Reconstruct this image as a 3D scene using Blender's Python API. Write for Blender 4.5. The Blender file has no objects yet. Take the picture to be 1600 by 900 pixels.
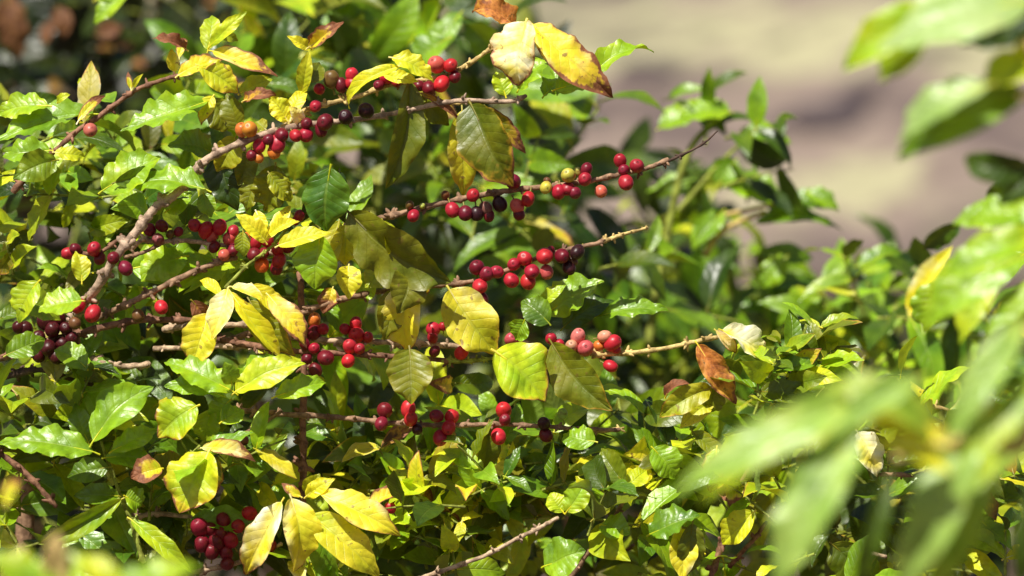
import bpy, math, random
import numpy as np
from mathutils import Vector, Matrix

RNG = random.Random(7)
NR = np.random.default_rng(7)
scene = bpy.context.scene
COL = scene.collection

# ------------------------------------------------------------------ camera
CAM = np.array([0.0, -5.0, 1.6]); PITCH = math.radians(4.0); LENS = 200.0; FOCUS = 5.0
FWD = np.array([0, math.cos(PITCH), -math.sin(PITCH)])
RIGHT = np.array([1.0, 0, 0]); UP = np.array([0, math.sin(PITCH), math.cos(PITCH)])
PXM = 36.0 / LENS / 1600.0                      # metres per photo pixel at one metre


def P(px, py, d=0.0):
    """a point of the bush seen at a photo pixel, d metres behind (+) or before (-) the plane of the berries"""
    D = FOCUS + d
    return CAM + FWD * D + RIGHT * ((px - 800) * PXM * D) + UP * ((450 - py) * PXM * D)


def S(d=0.0):
    return PXM * (FOCUS + d)


cd = bpy.data.cameras.new('camera'); cam = bpy.data.objects.new('camera', cd); COL.objects.link(cam)
cam.location = CAM; cam.rotation_euler = (math.pi / 2 - PITCH, 0, 0)
cd.lens = LENS; cd.sensor_width = 36.0; cd.clip_end = 2000; cd.clip_start = 0.05
cd.dof.use_dof = True; cd.dof.focus_distance = FOCUS + 0.0; cd.dof.aperture_fstop = 4.9
cd.dof.aperture_blades = 0
scene.camera = cam

# ------------------------------------------------------------------ light
SUN = Vector((-0.32, -0.47, 0.82)).normalized()
ld = bpy.data.lights.new('sun', 'SUN'); ld.energy = 5.0; ld.angle = math.radians(0.5); ld.color = (1.0, 0.955, 0.86)
lo = bpy.data.objects.new('sun', ld); COL.objects.link(lo)
lo.rotation_euler = SUN.to_track_quat('Z', 'Y').to_euler()
world = bpy.data.worlds.new('World'); scene.world = world; world.use_nodes = True
wt = world.node_tree; wt.nodes.clear()
wo = wt.nodes.new('ShaderNodeOutputWorld'); wb = wt.nodes.new('ShaderNodeBackground'); sk = wt.nodes.new('ShaderNodeTexSky')
sk.sky_type = 'NISHITA'; sk.sun_disc = False
sk.sun_elevation = math.asin(SUN.z); sk.sun_rotation = math.atan2(SUN.x, SUN.y)
sk.air_density = 1.0; sk.dust_density = 2.5; sk.ozone_density = 1.0
wb.inputs[1].default_value = 0.05
wt.links.new(sk.outputs[0], wb.inputs[0]); wt.links.new(wb.outputs[0], wo.inputs[0])
scene.view_settings.view_transform = 'Standard'; scene.view_settings.look = 'None'
scene.view_settings.exposure = 0; scene.view_settings.gamma = 1
scene.cycles.use_denoising = True
scene.cycles.max_bounces = 8; scene.cycles.diffuse_bounces = 4; scene.cycles.transmission_bounces = 6


# ------------------------------------------------------------------ material helpers
class NT:
    def __init__(s, name):
        s.m = bpy.data.materials.new(name); s.m.use_nodes = True; s.t = s.m.node_tree; s.t.nodes.clear()
        s.out = s.n('ShaderNodeOutputMaterial')

    def n(s, kind, **kw):
        nd = s.t.nodes.new(kind)
        for k, v in kw.items(): setattr(nd, k, v)
        return nd

    def put(s, sock, v):
        if isinstance(v, bpy.types.NodeSocket): s.t.links.new(v, sock)
        else: sock.default_value = v

    def math(s, op, a, b=0.0, c=0.0, clamp=False):
        nd = s.n('ShaderNodeMath', operation=op, use_clamp=clamp)
        s.put(nd.inputs[0], a); s.put(nd.inputs[1], b)
        if op in ('MULTIPLY_ADD', 'COMPARE'): s.put(nd.inputs[2], c)
        return nd.outputs[0]

    def step(s, x, lo, hi, a=0.0, b=1.0):
        nd = s.n('ShaderNodeMapRange', interpolation_type='SMOOTHSTEP')
        s.put(nd.inputs[0], x); nd.inputs[1].default_value = lo; nd.inputs[2].default_value = hi
        nd.inputs[3].default_value = a; nd.inputs[4].default_value = b
        return nd.outputs[0]

    def mix(s, f, a, b, mode='MIX'):
        nd = s.n('ShaderNodeMix', data_type='RGBA', blend_type=mode)
        s.put(nd.inputs[0], f)
        for i, v in ((6, a), (7, b)):
            s.put(nd.inputs[i], (*v, 1.0) if isinstance(v, tuple) and len(v) == 3 else v)
        return nd.outputs[2]

    def noise(s, scale, detail=3.0, vec=None, rough=0.5):
        nd = s.n('ShaderNodeTexNoise'); nd.inputs['Scale'].default_value = scale
        nd.inputs['Detail'].default_value = detail; nd.inputs['Roughness'].default_value = rough
        if vec is not None: s.t.links.new(vec, nd.inputs['Vector'])
        return nd.outputs[0]

    def ramp(s, f, stops):
        nd = s.n('ShaderNodeValToRGB'); s.put(nd.inputs[0], f); cr = nd.color_ramp
        while len(cr.elements) < len(stops): cr.elements.new(0.5)
        for e, (p, c) in zip(cr.elements, stops):
            e.position = p; e.color = (*c, 1.0)
        return nd.outputs[0]


def leaf_material():
    k = NT('coffee_leaf')
    at = k.n('ShaderNodeAttribute', attribute_name='leaf_state')
    sp = k.n('ShaderNodeSeparateColor'); k.t.links.new(at.outputs['Color'], sp.inputs[0])
    yel, burn, dry = sp.outputs[0], sp.outputs[1], sp.outputs[2]; tone = at.outputs['Alpha']  # tone scales leaf brightness; low values paint shade into the colour
    uv = k.n('ShaderNodeUVMap', uv_map='UVMap')
    sx = k.n('ShaderNodeSeparateXYZ'); k.t.links.new(uv.outputs[0], sx.inputs[0])
    u, v = sx.outputs[0], sx.outputs[1]
    e = k.math('ABSOLUTE', k.math('MULTIPLY_ADD', u, 2.0, -1.0))
    geo = k.n('ShaderNodeNewGeometry'); pos = geo.outputs['Position']; back = geo.outputs['Backfacing']
    n1 = k.noise(38.0, 4.0, pos); n2 = k.noise(150.0, 3.0, pos); n3 = k.noise(420.0, 2.0, pos)
    # veins
    ph = k.math('SUBTRACT', k.math('MULTIPLY', v, 8.5), k.math('MULTIPLY', e, 1.5))
    ph = k.math('ADD', ph, k.math('MULTIPLY', n1, 0.35))
    lat = k.math('ABSOLUTE', k.math('SINE', k.math('MULTIPLY', ph, math.pi)))
    latv = k.step(lat, 0.16, 0.0)
    latv = k.math('MULTIPLY', latv, k.step(e, 0.98, 0.75))
    mid = k.step(e, 0.085, 0.03)
    vein = k.math('MAXIMUM', k.math('MULTIPLY', latv, 0.55), mid)
    # ageing
    ye = k.math('ADD', yel, k.math('MULTIPLY', k.math('SUBTRACT', n1, 0.5), k.math('MULTIPLY_ADD', yel, 1.15, 0.34)))
    ye = k.math('ADD', ye, k.math('MULTIPLY', k.math('MULTIPLY', k.math('POWER', e, 3.0), yel), 0.22))
    ye = k.math('DIVIDE', ye, 1.5, clamp=True)
    col = k.ramp(ye, [(0.0, (0.058, 0.165, 0.009)), (0.16, (0.265, 0.460, 0.009)), (0.36, (0.56, 0.65, 0.011)),
                      (0.56, (0.76, 0.71, 0.014)), (0.72, (0.94, 0.80, 0.03)), (0.88, (0.95, 0.85, 0.28)), (1.0, (0.95, 0.91, 0.62))])
    blot = k.step(n2, 0.36, 0.66, 0.90, 1.10)
    bl = k.n('ShaderNodeMix', data_type='RGBA', blend_type='MULTIPLY'); bl.inputs[0].default_value = 1.0
    k.t.links.new(col, bl.inputs[6]); k.t.links.new(blot, bl.inputs[7]); col = bl.outputs[2]
    veincol = k.mix(0.55, col, (0.36, 0.47, 0.06))
    col = k.mix(k.math('MULTIPLY', vein, 0.45), col, veincol)
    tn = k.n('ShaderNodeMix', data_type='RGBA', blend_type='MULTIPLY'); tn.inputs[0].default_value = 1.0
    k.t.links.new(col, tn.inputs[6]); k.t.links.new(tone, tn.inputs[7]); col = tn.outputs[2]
    # dry leaves; below zero, dry is a painted pale sheen
    drycol = k.ramp(k.math('ADD', k.math('MULTIPLY', n2, 0.75), k.math('MULTIPLY', n3, 0.3)),
                    [(0.25, (0.075, 0.022, 0.010)), (0.42, (0.34, 0.095, 0.018)), (0.58, (0.66, 0.24, 0.045)), (0.8, (0.74, 0.42, 0.16))])
    drycol = k.mix(1.0, drycol, tone, 'MULTIPLY'); col = k.mix(k.step(dry, 0.15, 0.75), col, drycol)
    col = k.mix(k.math('MULTIPLY', k.math('MULTIPLY', dry, -1.0, clamp=True), k.step(n1, 0.35, 0.6, 0.5, 1.0)), col, (0.50, 0.60, 0.36))  # negative dry: sky sheen painted into the base colour as a pale tint
    # scorched tip and margin
    b = k.math('ADD', k.math('MULTIPLY', burn, 1.95), k.math('MULTIPLY', k.math('POWER', e, 4.0), 0.44))
    b = k.math('ADD', b, k.math('MULTIPLY', k.math('POWER', v, 2.0), 0.62))
    b = k.math('ADD', b, k.math('MULTIPLY', k.math('SUBTRACT', n2, 0.5), 0.75))
    b = k.math('MULTIPLY', b, k.step(burn, 0.0, 0.12))
    rim = k.step(b, 0.80, 1.05); core = k.step(b, 1.02, 1.16)
    col = k.mix(k.math('MULTIPLY', rim, 0.6), col, (0.72, 0.40, 0.03))
    browncol = k.mix(n3, (0.11, 0.030, 0.012), (0.46, 0.17, 0.060))
    col = k.mix(core, col, browncol)
    spots = k.math('MULTIPLY', k.step(n2, 0.64, 0.70), k.step(yel, 0.35, 0.8))
    col = k.mix(k.math('MULTIPLY', spots, 0.7), col, (0.2, 0.09, 0.03))
    under = k.mix(0.30, col, (0.30, 0.36, 0.12))
    under = k.mix(k.step(dry, 0.1, 0.6), under, col)
    colf = k.mix(back, col, under)
    # bump
    hgt = k.math('SUBTRACT', k.math('MULTIPLY', n2, 0.9), k.math('MULTIPLY', vein, 0.4))
    hgt = k.math('ADD', hgt, k.math('MULTIPLY', lat, 0.16))
    bp = k.n('ShaderNodeBump'); bp.inputs['Strength'].default_value = 0.55; bp.inputs['Distance'].default_value = 0.0016
    k.t.links.new(hgt, bp.inputs['Height'])
    pr = k.n('ShaderNodeBsdfPrincipled')
    k.t.links.new(colf, pr.inputs['Base Color']); k.t.links.new(bp.outputs[0], pr.inputs['Normal'])
    rg = k.math('ADD', k.math('MULTIPLY_ADD', n2, 0.20, 0.26), k.math('MULTIPLY', k.math('MAXIMUM', k.math('MAXIMUM', core, dry), k.math('MULTIPLY', yel, 0.5)), 0.35), clamp=True)
    rg = k.math('ADD', rg, k.math('MULTIPLY', back, 0.25), clamp=True)
    k.t.links.new(rg, pr.inputs['Roughness']); pr.inputs['Specular IOR Level'].default_value = 0.7
    tr = k.n('ShaderNodeBsdfTranslucent')
    tcol = k.mix(1.0, k.mix(0.35, col, (0.42, 0.42, 0.01)), (0.40, 0.37, 0.14), 'MULTIPLY')
    tcol = k.mix(core, tcol, (0.06, 0.015, 0.005)); k.t.links.new(tcol, tr.inputs[0])
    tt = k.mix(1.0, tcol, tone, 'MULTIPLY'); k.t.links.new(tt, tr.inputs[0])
    ms = k.n('ShaderNodeAddShader')
    k.t.links.new(pr.outputs[0], ms.inputs[0]); k.t.links.new(tr.outputs[0], ms.inputs[1])
    k.t.links.new(ms.outputs[0], k.out.inputs[0])
    return k.m


def berry_material():
    k = NT('coffee_cherry')
    oi = k.n('ShaderNodeObjectInfo'); at = k.n('ShaderNodeAttribute', attribute_name='zone')
    sp = k.n('ShaderNodeSeparateColor'); k.t.links.new(at.outputs['Color'], sp.inputs[0])
    tc = k.n('ShaderNodeTexCoord')
    n1 = k.noise(1.6, 3.0, tc.outputs['Object']); n2 = k.noise(9.0, 3.0, tc.outputs['Object'])
    dark = k.mix(1.0, oi.outputs['Color'], (0.55, 0.30, 0.40), 'MULTIPLY')
    col = k.mix(k.step(n1, 0.46, 0.80), oi.outputs['Color'], dark)
    col = k.mix(k.math('MULTIPLY', k.step(n2, 0.60, 0.68), 0.5), col, (0.26, 0.09, 0.04))
    col = k.mix(sp.outputs[0], col, (0.055, 0.022, 0.014))         # navel
    col = k.mix(sp.outputs[1], col, (0.30, 0.26, 0.05))            # stalk
    bp = k.n('ShaderNodeBump'); bp.inputs['Strength'].default_value = 0.2; bp.inputs['Distance'].default_value = 0.0004
    k.t.links.new(n2, bp.inputs['Height'])
    pr = k.n('ShaderNodeBsdfPrincipled'); k.t.links.new(col, pr.inputs['Base Color']); k.t.links.new(bp.outputs[0], pr.inputs['Normal'])
    k.t.links.new(k.math('MULTIPLY_ADD', n2, 0.32, 0.22), pr.inputs['Roughness'])
    pr.inputs['Specular IOR Level'].default_value = 0.45
    k.t.links.new(pr.outputs[0], k.out.inputs[0])
    return k.m


def bark_material():
    k = NT('coffee_bark')
    oi = k.n('ShaderNodeObjectInfo'); geo = k.n('ShaderNodeNewGeometry')
    n1 = k.noise(120.0, 4.0, geo.outputs['Position'], 0.65); n2 = k.noise(500.0, 3.0, geo.outputs['Position'])
    lt = k.mix(1.0, oi.outputs['Color'], (1.55, 1.5, 1.45), 'MULTIPLY'); dk = k.mix(1.0, oi.outputs['Color'], (0.60, 0.54, 0.50), 'MULTIPLY')
    col = k.mix(k.step(n1, 0.36, 0.64), dk, lt)
    col = k.mix(k.math('MULTIPLY', k.step(n2, 0.58, 0.7), 0.5), col, dk)
    bp = k.n('ShaderNodeBump'); bp.inputs['Strength'].default_value = 0.8; bp.inputs['Distance'].default_value = 0.0015
    k.t.links.new(n1, bp.inputs['Height'])
    pr = k.n('ShaderNodeBsdfPrincipled'); k.t.links.new(col, pr.inputs['Base Color']); k.t.links.new(bp.outputs[0], pr.inputs['Normal'])
    pr.inputs['Roughness'].default_value = 0.7; pr.inputs['Specular IOR Level'].default_value = 0.3
    k.t.links.new(pr.outputs[0], k.out.inputs[0])
    return k.m


def soil_material():
    k = NT('plantation_soil')
    geo = k.n('ShaderNodeNewGeometry'); n1 = k.noise(2.5, 5.0, geo.outputs['Position']); n2 = k.noise(25.0, 4.0, geo.outputs['Position'])
    col = k.ramp(k.math('ADD', k.math('MULTIPLY', n1, 0.6), k.math('MULTIPLY', n2, 0.4)),
                 [(0.3, (0.03, 0.018, 0.012)), (0.5, (0.08, 0.05, 0.034)), (0.7, (0.17, 0.11, 0.075))])
    pr = k.n('ShaderNodeBsdfPrincipled'); k.t.links.new(col, pr.inputs['Base Color']); pr.inputs['Roughness'].default_value = 0.95
    k.t.links.new(pr.outputs[0], k.out.inputs[0])
    return k.m


def hill_material():
    k = NT('dry_grass_hillside')
    tc = k.n('ShaderNodeTexCoord'); mp = k.n('ShaderNodeMapping'); k.t.links.new(tc.outputs['Object'], mp.inputs[0])
    mp.inputs['Scale'].default_value = (1.0, 1.55, 1.55); mp.inputs['Rotation'].default_value = (0, math.radians(14), 0)
    v = mp.outputs[0]
    n1 = k.noise(1.0, 3.0, v, 0.5); n2 = k.noise(3.4, 4.0, v, 0.7); n3 = k.noise(22.0, 3.0, v)
    sx = k.n('ShaderNodeSeparateXYZ'); k.t.links.new(tc.outputs['Object'], sx.inputs[0])
    at = k.n('ShaderNodeAttribute', attribute_name='cover')
    sp = k.n('ShaderNodeSeparateColor'); k.t.links.new(at.outputs['Color'], sp.inputs[0])
    g = k.math('ADD', sp.outputs[0], k.math('ADD', k.math('MULTIPLY', k.math('SUBTRACT', n1, 0.5), 0.9), k.math('MULTIPLY', k.math('SUBTRACT', n2, 0.5), 1.9)))
    soil = k.mix(n2, (0.13, 0.098, 0.085), (0.46, 0.36, 0.30))
    grass = k.mix(n3, (0.40, 0.37, 0.22), (0.52, 0.49, 0.31))
    col = k.mix(k.step(g, 0.34, 0.62), soil, grass)
    n4 = k.noise(1.7, 2.0, v, 0.5); dk = k.step(k.math('SUBTRACT', k.math('MULTIPLY_ADD', n2, 0.3, n4), k.math('MULTIPLY', sp.outputs[0], 0.16)), 0.60, 0.68)
    col = k.mix(k.math('MULTIPLY', dk, 0.6), col, (0.07, 0.05, 0.06))
    pr = k.n('ShaderNodeBsdfPrincipled'); k.t.links.new(col, pr.inputs['Base Color']); pr.inputs['Roughness'].default_value = 0.95
    pr.inputs['Specular IOR Level'].default_value = 0.1
    k.t.links.new(pr.outputs[0], k.out.inputs[0])
    return k.m


def rock_material():
    k = NT('dark_rock')
    geo = k.n('ShaderNodeNewGeometry'); n1 = k.noise(4.0, 5.0, geo.outputs['Position'])
    col = k.mix(n1, (0.045, 0.034, 0.042), (0.16, 0.12, 0.12))
    pr = k.n('ShaderNodeBsdfPrincipled'); k.t.links.new(col, pr.inputs['Base Color']); pr.inputs['Roughness'].default_value = 0.9
    k.t.links.new(pr.outputs[0], k.out.inputs[0])
    return k.m


M_LEAF, M_BERRY, M_BARK = leaf_material(), berry_material(), bark_material()
M_SOIL, M_HILL, M_ROCK = soil_material(), hill_material(), rock_material()


# ------------------------------------------------------------------ mesh helpers
class MB:
    """collects pieces into one mesh; per-vertex colour attribute and per-vertex uv"""
    def __init__(s): s.v = []; s.f = []; s.uv = []; s.c = []; s.n = 0

    def add(s, verts, faces, uv=None, col=(0, 0, 0, 0)):
        m = len(verts); s.v.append(np.asarray(verts, dtype=np.float64)); fa = np.asarray(faces, dtype=np.int64); s.f.append(np.where(fa < 0, -1, fa + s.n))
        s.uv.append(np.zeros((m, 2)) if uv is None else uv)
        c = np.asarray(col, dtype=np.float64)
        s.c.append(np.tile(c, (m, 1)) if c.ndim == 1 else c); s.n += m

    def build(s, name, mat, parent=None, attr='leaf_state', origin=None, smooth=True):
        v = np.vstack(s.v); uv = np.vstack(s.uv); c = np.vstack(s.c)
        o = np.zeros(3) if origin is None else np.asarray(origin, float)
        polys = [tuple(int(i) for i in q if i >= 0) for arr in s.f for q in arr]
        me = bpy.data.meshes.new(name); me.from_pydata([tuple(p) for p in (v - o)], [], polys)
        if smooth: me.polygons.foreach_set('use_smooth', [True] * len(me.polygons))
        ul = me.uv_layers.new(name='UVMap'); li = np.empty(len(me.loops), dtype=np.int32); me.loops.foreach_get('vertex_index', li)
        ul.data.foreach_set('uv', uv[li].astype(np.float32).ravel())
        a = me.color_attributes.new(attr, 'FLOAT_COLOR', 'POINT'); a.data.foreach_set('color', c.astype(np.float32).ravel())
        me.materials.append(mat); me.update()
        ob = bpy.data.objects.new(name, me); COL.objects.link(ob); ob.location = o
        if parent is not None: adopt(ob, parent)
        return ob


def world_loc(o):
    p = Vector((0, 0, 0))
    while o is not None:
        p += o.location; o = o.parent
    return p


def adopt(ob, parent):
    ob.location = Vector(ob.location) - world_loc(parent); ob.parent = parent


def thing(name, label, cat, loc, group=None):
    o = bpy.data.objects.new(name, None); COL.objects.link(o); o.location = loc; o.empty_display_size = 0.1
    o['label'] = label; o['category'] = cat
    if group: o['group'] = group
    return o


def catmull(pts, per=6):
    p = np.asarray(pts, float); p = np.vstack([2 * p[0] - p[1], p, 2 * p[-1] - p[-2]]); out = []
    for i in range(1, len(p) - 2):
        for k in range(per):
            t = k / per; a, b, c, d = p[i - 1], p[i], p[i + 1], p[i + 2]
            out.append(0.5 * (2 * b + (c - a) * t + (2 * a - 5 * b + 4 * c - d) * t * t + (3 * b - a - 3 * c + d) * t ** 3))
    out.append(p[-2]); return np.array(out)


def tube(mb, path, radii, sides=8, col=(0, 0, 0, 0), cap=True):
    path = np.asarray(path); n = len(path); tan = np.gradient(path, axis=0)
    tan /= np.linalg.norm(tan, axis=1)[:, None] + 1e-12
    ref = np.array([0.13, 0.31, 0.94]); vs = []
    for i in range(n):
        a = np.cross(tan[i], ref); a /= np.linalg.norm(a) + 1e-9; b = np.cross(tan[i], a)
        th = np.arange(sides) * 2 * math.pi / sides
        vs.append(path[i] + radii[i] * (np.cos(th)[:, None] * a + np.sin(th)[:, None] * b))
    vs = np.vstack(vs); fs = []
    for i in range(n - 1):
        for j in range(sides):
            j2 = (j + 1) % sides
            fs.append((i * sides + j, i * sides + j2, (i + 1) * sides + j2, (i + 1) * sides + j))
    if cap:
        vs = np.vstack([vs, path[-1] + tan[-1] * radii[-1] * 0.6]); k = len(vs) - 1
        for j in range(sides): fs.append(((n - 1) * sides + j, (n - 1) * sides + (j + 1) % sides, k, -1))
    mb.add(vs, fs, None, col)


_grid = {}


def leaf_geo(mb, base, tip, width, normal, state, nu=10, nv=6, curl=0.5, fold=0.25, wav=0.05, freq=3.0, twist=0.0, sick=0.0,
             corr=0.0, crump=0.024, rnd=RNG, stalk=0.07):
    """one leaf from base to tip, upper side along normal"""
    base = np.asarray(base, float); tip = np.asarray(tip, float); ax = tip - base; L = np.linalg.norm(ax); ax = ax / L
    nz = normal - ax * np.dot(normal, ax)
    if np.linalg.norm(nz) < 1e-4: nz = np.cross(ax, [0.3, 0.5, 0.8])
    nz = nz / np.linalg.norm(nz); nx = np.cross(ax, nz)
    t = np.linspace(0, 1, nu + 1); v = np.linspace(-1, 1, nv + 1)
    # bent midrib
    ang = -curl * (t - 0.35) * np.abs(t + 0.3) ** 0.6; lat = sick * (t - 0.5)
    dy = np.cos(ang) * np.cos(lat); dz = np.sin(ang); dx = np.sin(lat)
    cx = np.concatenate([[0], np.cumsum((dx[1:] + dx[:-1]) / 2)]); cy = np.concatenate([[0], np.cumsum((dy[1:] + dy[:-1]) / 2)])
    cz = np.concatenate([[0], np.cumsum((dz[1:] + dz[:-1]) / 2)])
    end = np.array([cx[-1], cy[-1], cz[-1]]); R = Vector((0, 1, 0)); q = Vector(end).rotation_difference(R).to_matrix()
    c = np.array([cx, cy, cz]).T @ np.array(q).T * (L / np.linalg.norm(end))
    sh = (4 * np.clip(t, 0, 1) * (1 - t)) ** 0.68 * (1.06 - 0.22 * (t - 0.3))
    sh *= 1 - 0.30 * np.clip((t - 0.55) / 0.3, 0, 1) ** 1.5
    sh *= 1 - 0.45 * np.clip((t - 0.80) / 0.2, 0, 1) * (1 - np.clip((t - 0.8) / 0.2, 0, 1) * 0.3)
    hw = width / 2 * sh
    p1, p2 = rnd.uniform(0, 6.3), rnd.uniform(0, 6.3); f1, f2 = freq * rnd.uniform(0.8, 1.25), freq * rnd.uniform(0.8, 1.25)
    T, V = np.meshgrid(t, v, indexing='ij'); H = hw[:, None]; A = np.abs(V)
    wave = np.where(V < 0, np.sin(6.283 * f1 * T + p1), np.sin(6.283 * f2 * T + p2)) + 0.4 * np.where(V < 0, np.sin(6.283 * f1 * 2.3 * T + p2), np.sin(6.283 * f2 * 2.1 * T + p1))
    fo = fold * (1 - 0.5 * T) * (1 + 0.25 * np.where(V < 0, math.sin(p1), math.sin(p2)))
    X = V * H * np.cos(fo) * (1 + 0.035 * wave * (wav > 0.02)); Z = A * H * np.sin(fo) + wav * width * A ** 2.2 * wave * np.minimum(1, 4 * T * (1 - T) + 0.25)
    cr = np.zeros_like(T)
    for _ in range(5):
        cr = cr + np.sin(rnd.uniform(3, 11) * T + rnd.uniform(-5, 5) * V + rnd.uniform(0, 6.3)) * rnd.uniform(0.3, 1)
    Z = Z + crump * width * cr * np.minimum(1, 5 * T * (1 - T) + 0.15) * (0.25 + 0.75 * A)
    if corr > 0:
        Z = Z + corr * width * np.sin(6.283 * (8.5 * T - 1.5 * A) * 0.98) * 4 * A * (1 - A) * np.minimum(1, 5 * T * (1 - T))
    Z = Z - 0.02 * width * np.exp(-(V / 0.12) ** 2)
    th = twist * (T - 0.4); X, Z = X * np.cos(th) - Z * np.sin(th), X * np.sin(th) + Z * np.cos(th)
    loc = np.stack([X, np.zeros_like(X), Z], -1) + c[:, None, :]
    # tilt the cross sections with the midrib
    tg = np.gradient(c, axis=0); tg /= np.linalg.norm(tg, axis=1)[:, None] + 1e-9
    pit = np.arctan2(tg[:, 2], tg[:, 1])[:, None]
    loc[..., 1] -= Z * np.sin(pit); loc[..., 2] += Z * (np.cos(pit) - 1)
    W = base + loc[..., 0, None] * nx + loc[..., 1, None] * ax + loc[..., 2, None] * nz
    key = (nu, nv)
    if key not in _grid:
        i, j = np.meshgrid(np.arange(nu), np.arange(nv), indexing='ij'); a = i * (nv + 1) + j
        _grid[key] = np.stack([a, a + 1, a + nv + 2, a + nv + 1], -1).reshape(-1, 4)
    uv = np.stack([(V + 1) / 2, T], -1).reshape(-1, 2)
    mb.add(W.reshape(-1, 3), _grid[key], uv, state)
    if stalk > 0:
        d0 = W[1, nv // 2] - W[0, nv // 2]; d0 = d0 / (np.linalg.norm(d0) + 1e-9)
        s0 = base - d0 * L * stalk + np.array([0, 0, -0.15]) * L * stalk; r = max(0.0007, width * 0.022)
        tube(mb, [s0, base, W[max(1, nu // 5), nv // 2]], [r * 1.3, r, r * 0.5], 5, (max(0.5, min(1.0, state[0] + 0.4)), 0, 0, min(1.0, state[3])), cap=False)


# ------------------------------------------------------------------ branches
BR = {}
BROWN, PALE, RED, DARK, STRAW, GREEN, GREY = (0.32, 0.20, 0.125), (0.50, 0.37, 0.25), (0.26, 0.135, 0.085), (0.09, 0.055, 0.04), (0.60, 0.46, 0.18), (0.30, 0.36, 0.06), (0.46, 0.34, 0.25)


def branch(key, parent, pts, r0, r1, col, d=0.0, label=None, name='branch', nodes=46, sides=9, rough=True):
    rg = random.Random(key)
    p3 = [P(q[0], q[1], d + (q[2] if len(q) > 2 else 0)) for q in pts]
    path = catmull(p3, 7); n = len(path); k = S(d)
    seg = np.concatenate([[0], np.cumsum(np.linalg.norm(np.diff(path, axis=0), axis=1))]) / k   # length in photo pixels
    rad = np.linspace(r0, r1, n) * k
    mb = MB()
    if rough:
        sw = np.zeros(n); s = rg.uniform(5, nodes); marks = []
        while s < seg[-1]:
            sw += 0.42 * np.exp(-((seg - s) / 5.0) ** 2); marks.append(s); s += nodes * rg.uniform(0.6, 1.25)
        rad = rad * (1 + sw) * (1 + 0.08 * NR.normal(size=n))
        path = path + NR.normal(size=path.shape) * (r1 * 0.10 * k)
        for s in marks:                                   # scars and bud stubs at the joints
            i = int(np.argmin(abs(seg - s)))
            for _ in range(rg.randint(2, 5)):
                dv = np.array([rg.gauss(0, 1), rg.gauss(0, 1) * 0.8, rg.gauss(0.1, 1)]); dv /= np.linalg.norm(dv)
                l = rg.uniform(1.2, 2.6) * max(r1, 2.2) * k
                tube(mb, [path[i], path[i] + dv * (rad[i] + l * 0.5), path[i] + dv * (rad[i] + l)], [0.5 * rad[i], 0.5 * rad[i], 0.25 * rad[i]], 5)
    tube(mb, path, rad, sides)
    o = mb.build(name, M_BARK, parent, attr='zone', origin=path[0]); o.color = (*col, 1)
    if label: o['label'] = label
    BR[key] = dict(o=o, path=path, rad=rad, d=d)
    return o


# ------------------------------------------------------------------ berries
def berry_mesh(i):
    rg = random.Random(100 + i); mb = MB(); seg, rings = 18, 12
    el = rg.uniform(1.05, 1.24); vs, cs = [], []
    lob = rg.uniform(0.02, 0.06); ph = rg.uniform(0, 6.3)
    for a in range(rings + 1):
        th = math.pi * a / rings
        for b in range(seg):
            f = 2 * math.pi * b / seg; r = math.sin(th) * (1 + lob * math.cos(2 * f + ph))
            z = -math.cos(th) * el
            if a == rings: r = 0.0
            if z > 0.93 * el: z = 0.93 * el - (z - 0.93 * el) * 0.9      # dimple round the navel
            vs.append((r * math.cos(f), r * math.sin(f), z))
            cs.append((0.55 if a >= rings else 0.0, 0, 0, 1))
    fs = [(a * seg + b, a * seg + (b + 1) % seg, (a + 1) * seg + (b + 1) % seg, (a + 1) * seg + b) for a in range(rings) for b in range(seg)]
    mb.add(np.array(vs), fs, None, np.array(cs))
    th = np.arange(8) * math.pi / 4                                   # navel ring
    ring = catmull([(0.15 * math.cos(x), 0.15 * math.sin(x), 0.90 * el) for x in list(th) + [th[0]]], 2)
    tube(mb, ring, [0.03] * len(ring), 5, (0.5, 0, 0, 1), cap=False)
    tube(mb, [(0, 0, -el * 0.95), (0.05, 0.02, -el * 1.25), (0.02, 0.05, -el * 1.6)], [0.13, 0.11, 0.14], 6, (0, 1, 0, 1), cap=False)
    o = mb.build('berry', M_BERRY, None, attr='zone'); me = o.data; bpy.data.objects.remove(o); me.name = 'berry'
    return me


BM = [berry_mesh(i) for i in range(6)]
BC = dict(D=(0.075, 0.006, 0.009), r=(0.50, 0.019, 0.040), b=(0.68, 0.026, 0.044), d=(0.19, 0.010, 0.022), k=(0.045, 0.008, 0.013), m=(0.27, 0.014, 0.035), p=(0.72, 0.13, 0.13),  # D paints the left cluster's shade into the cherry colour
          P=(0.85, 0.30, 0.24), o=(0.85, 0.24, 0.04), y=(0.74, 0.50, 0.10), g=(0.45, 0.48, 0.09), n=(0.20, 0.09, 0.03), w=(0.30, 0.11, 0.10))  # P, and p in part, paint sun glare as pink
nb = 0


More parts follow.
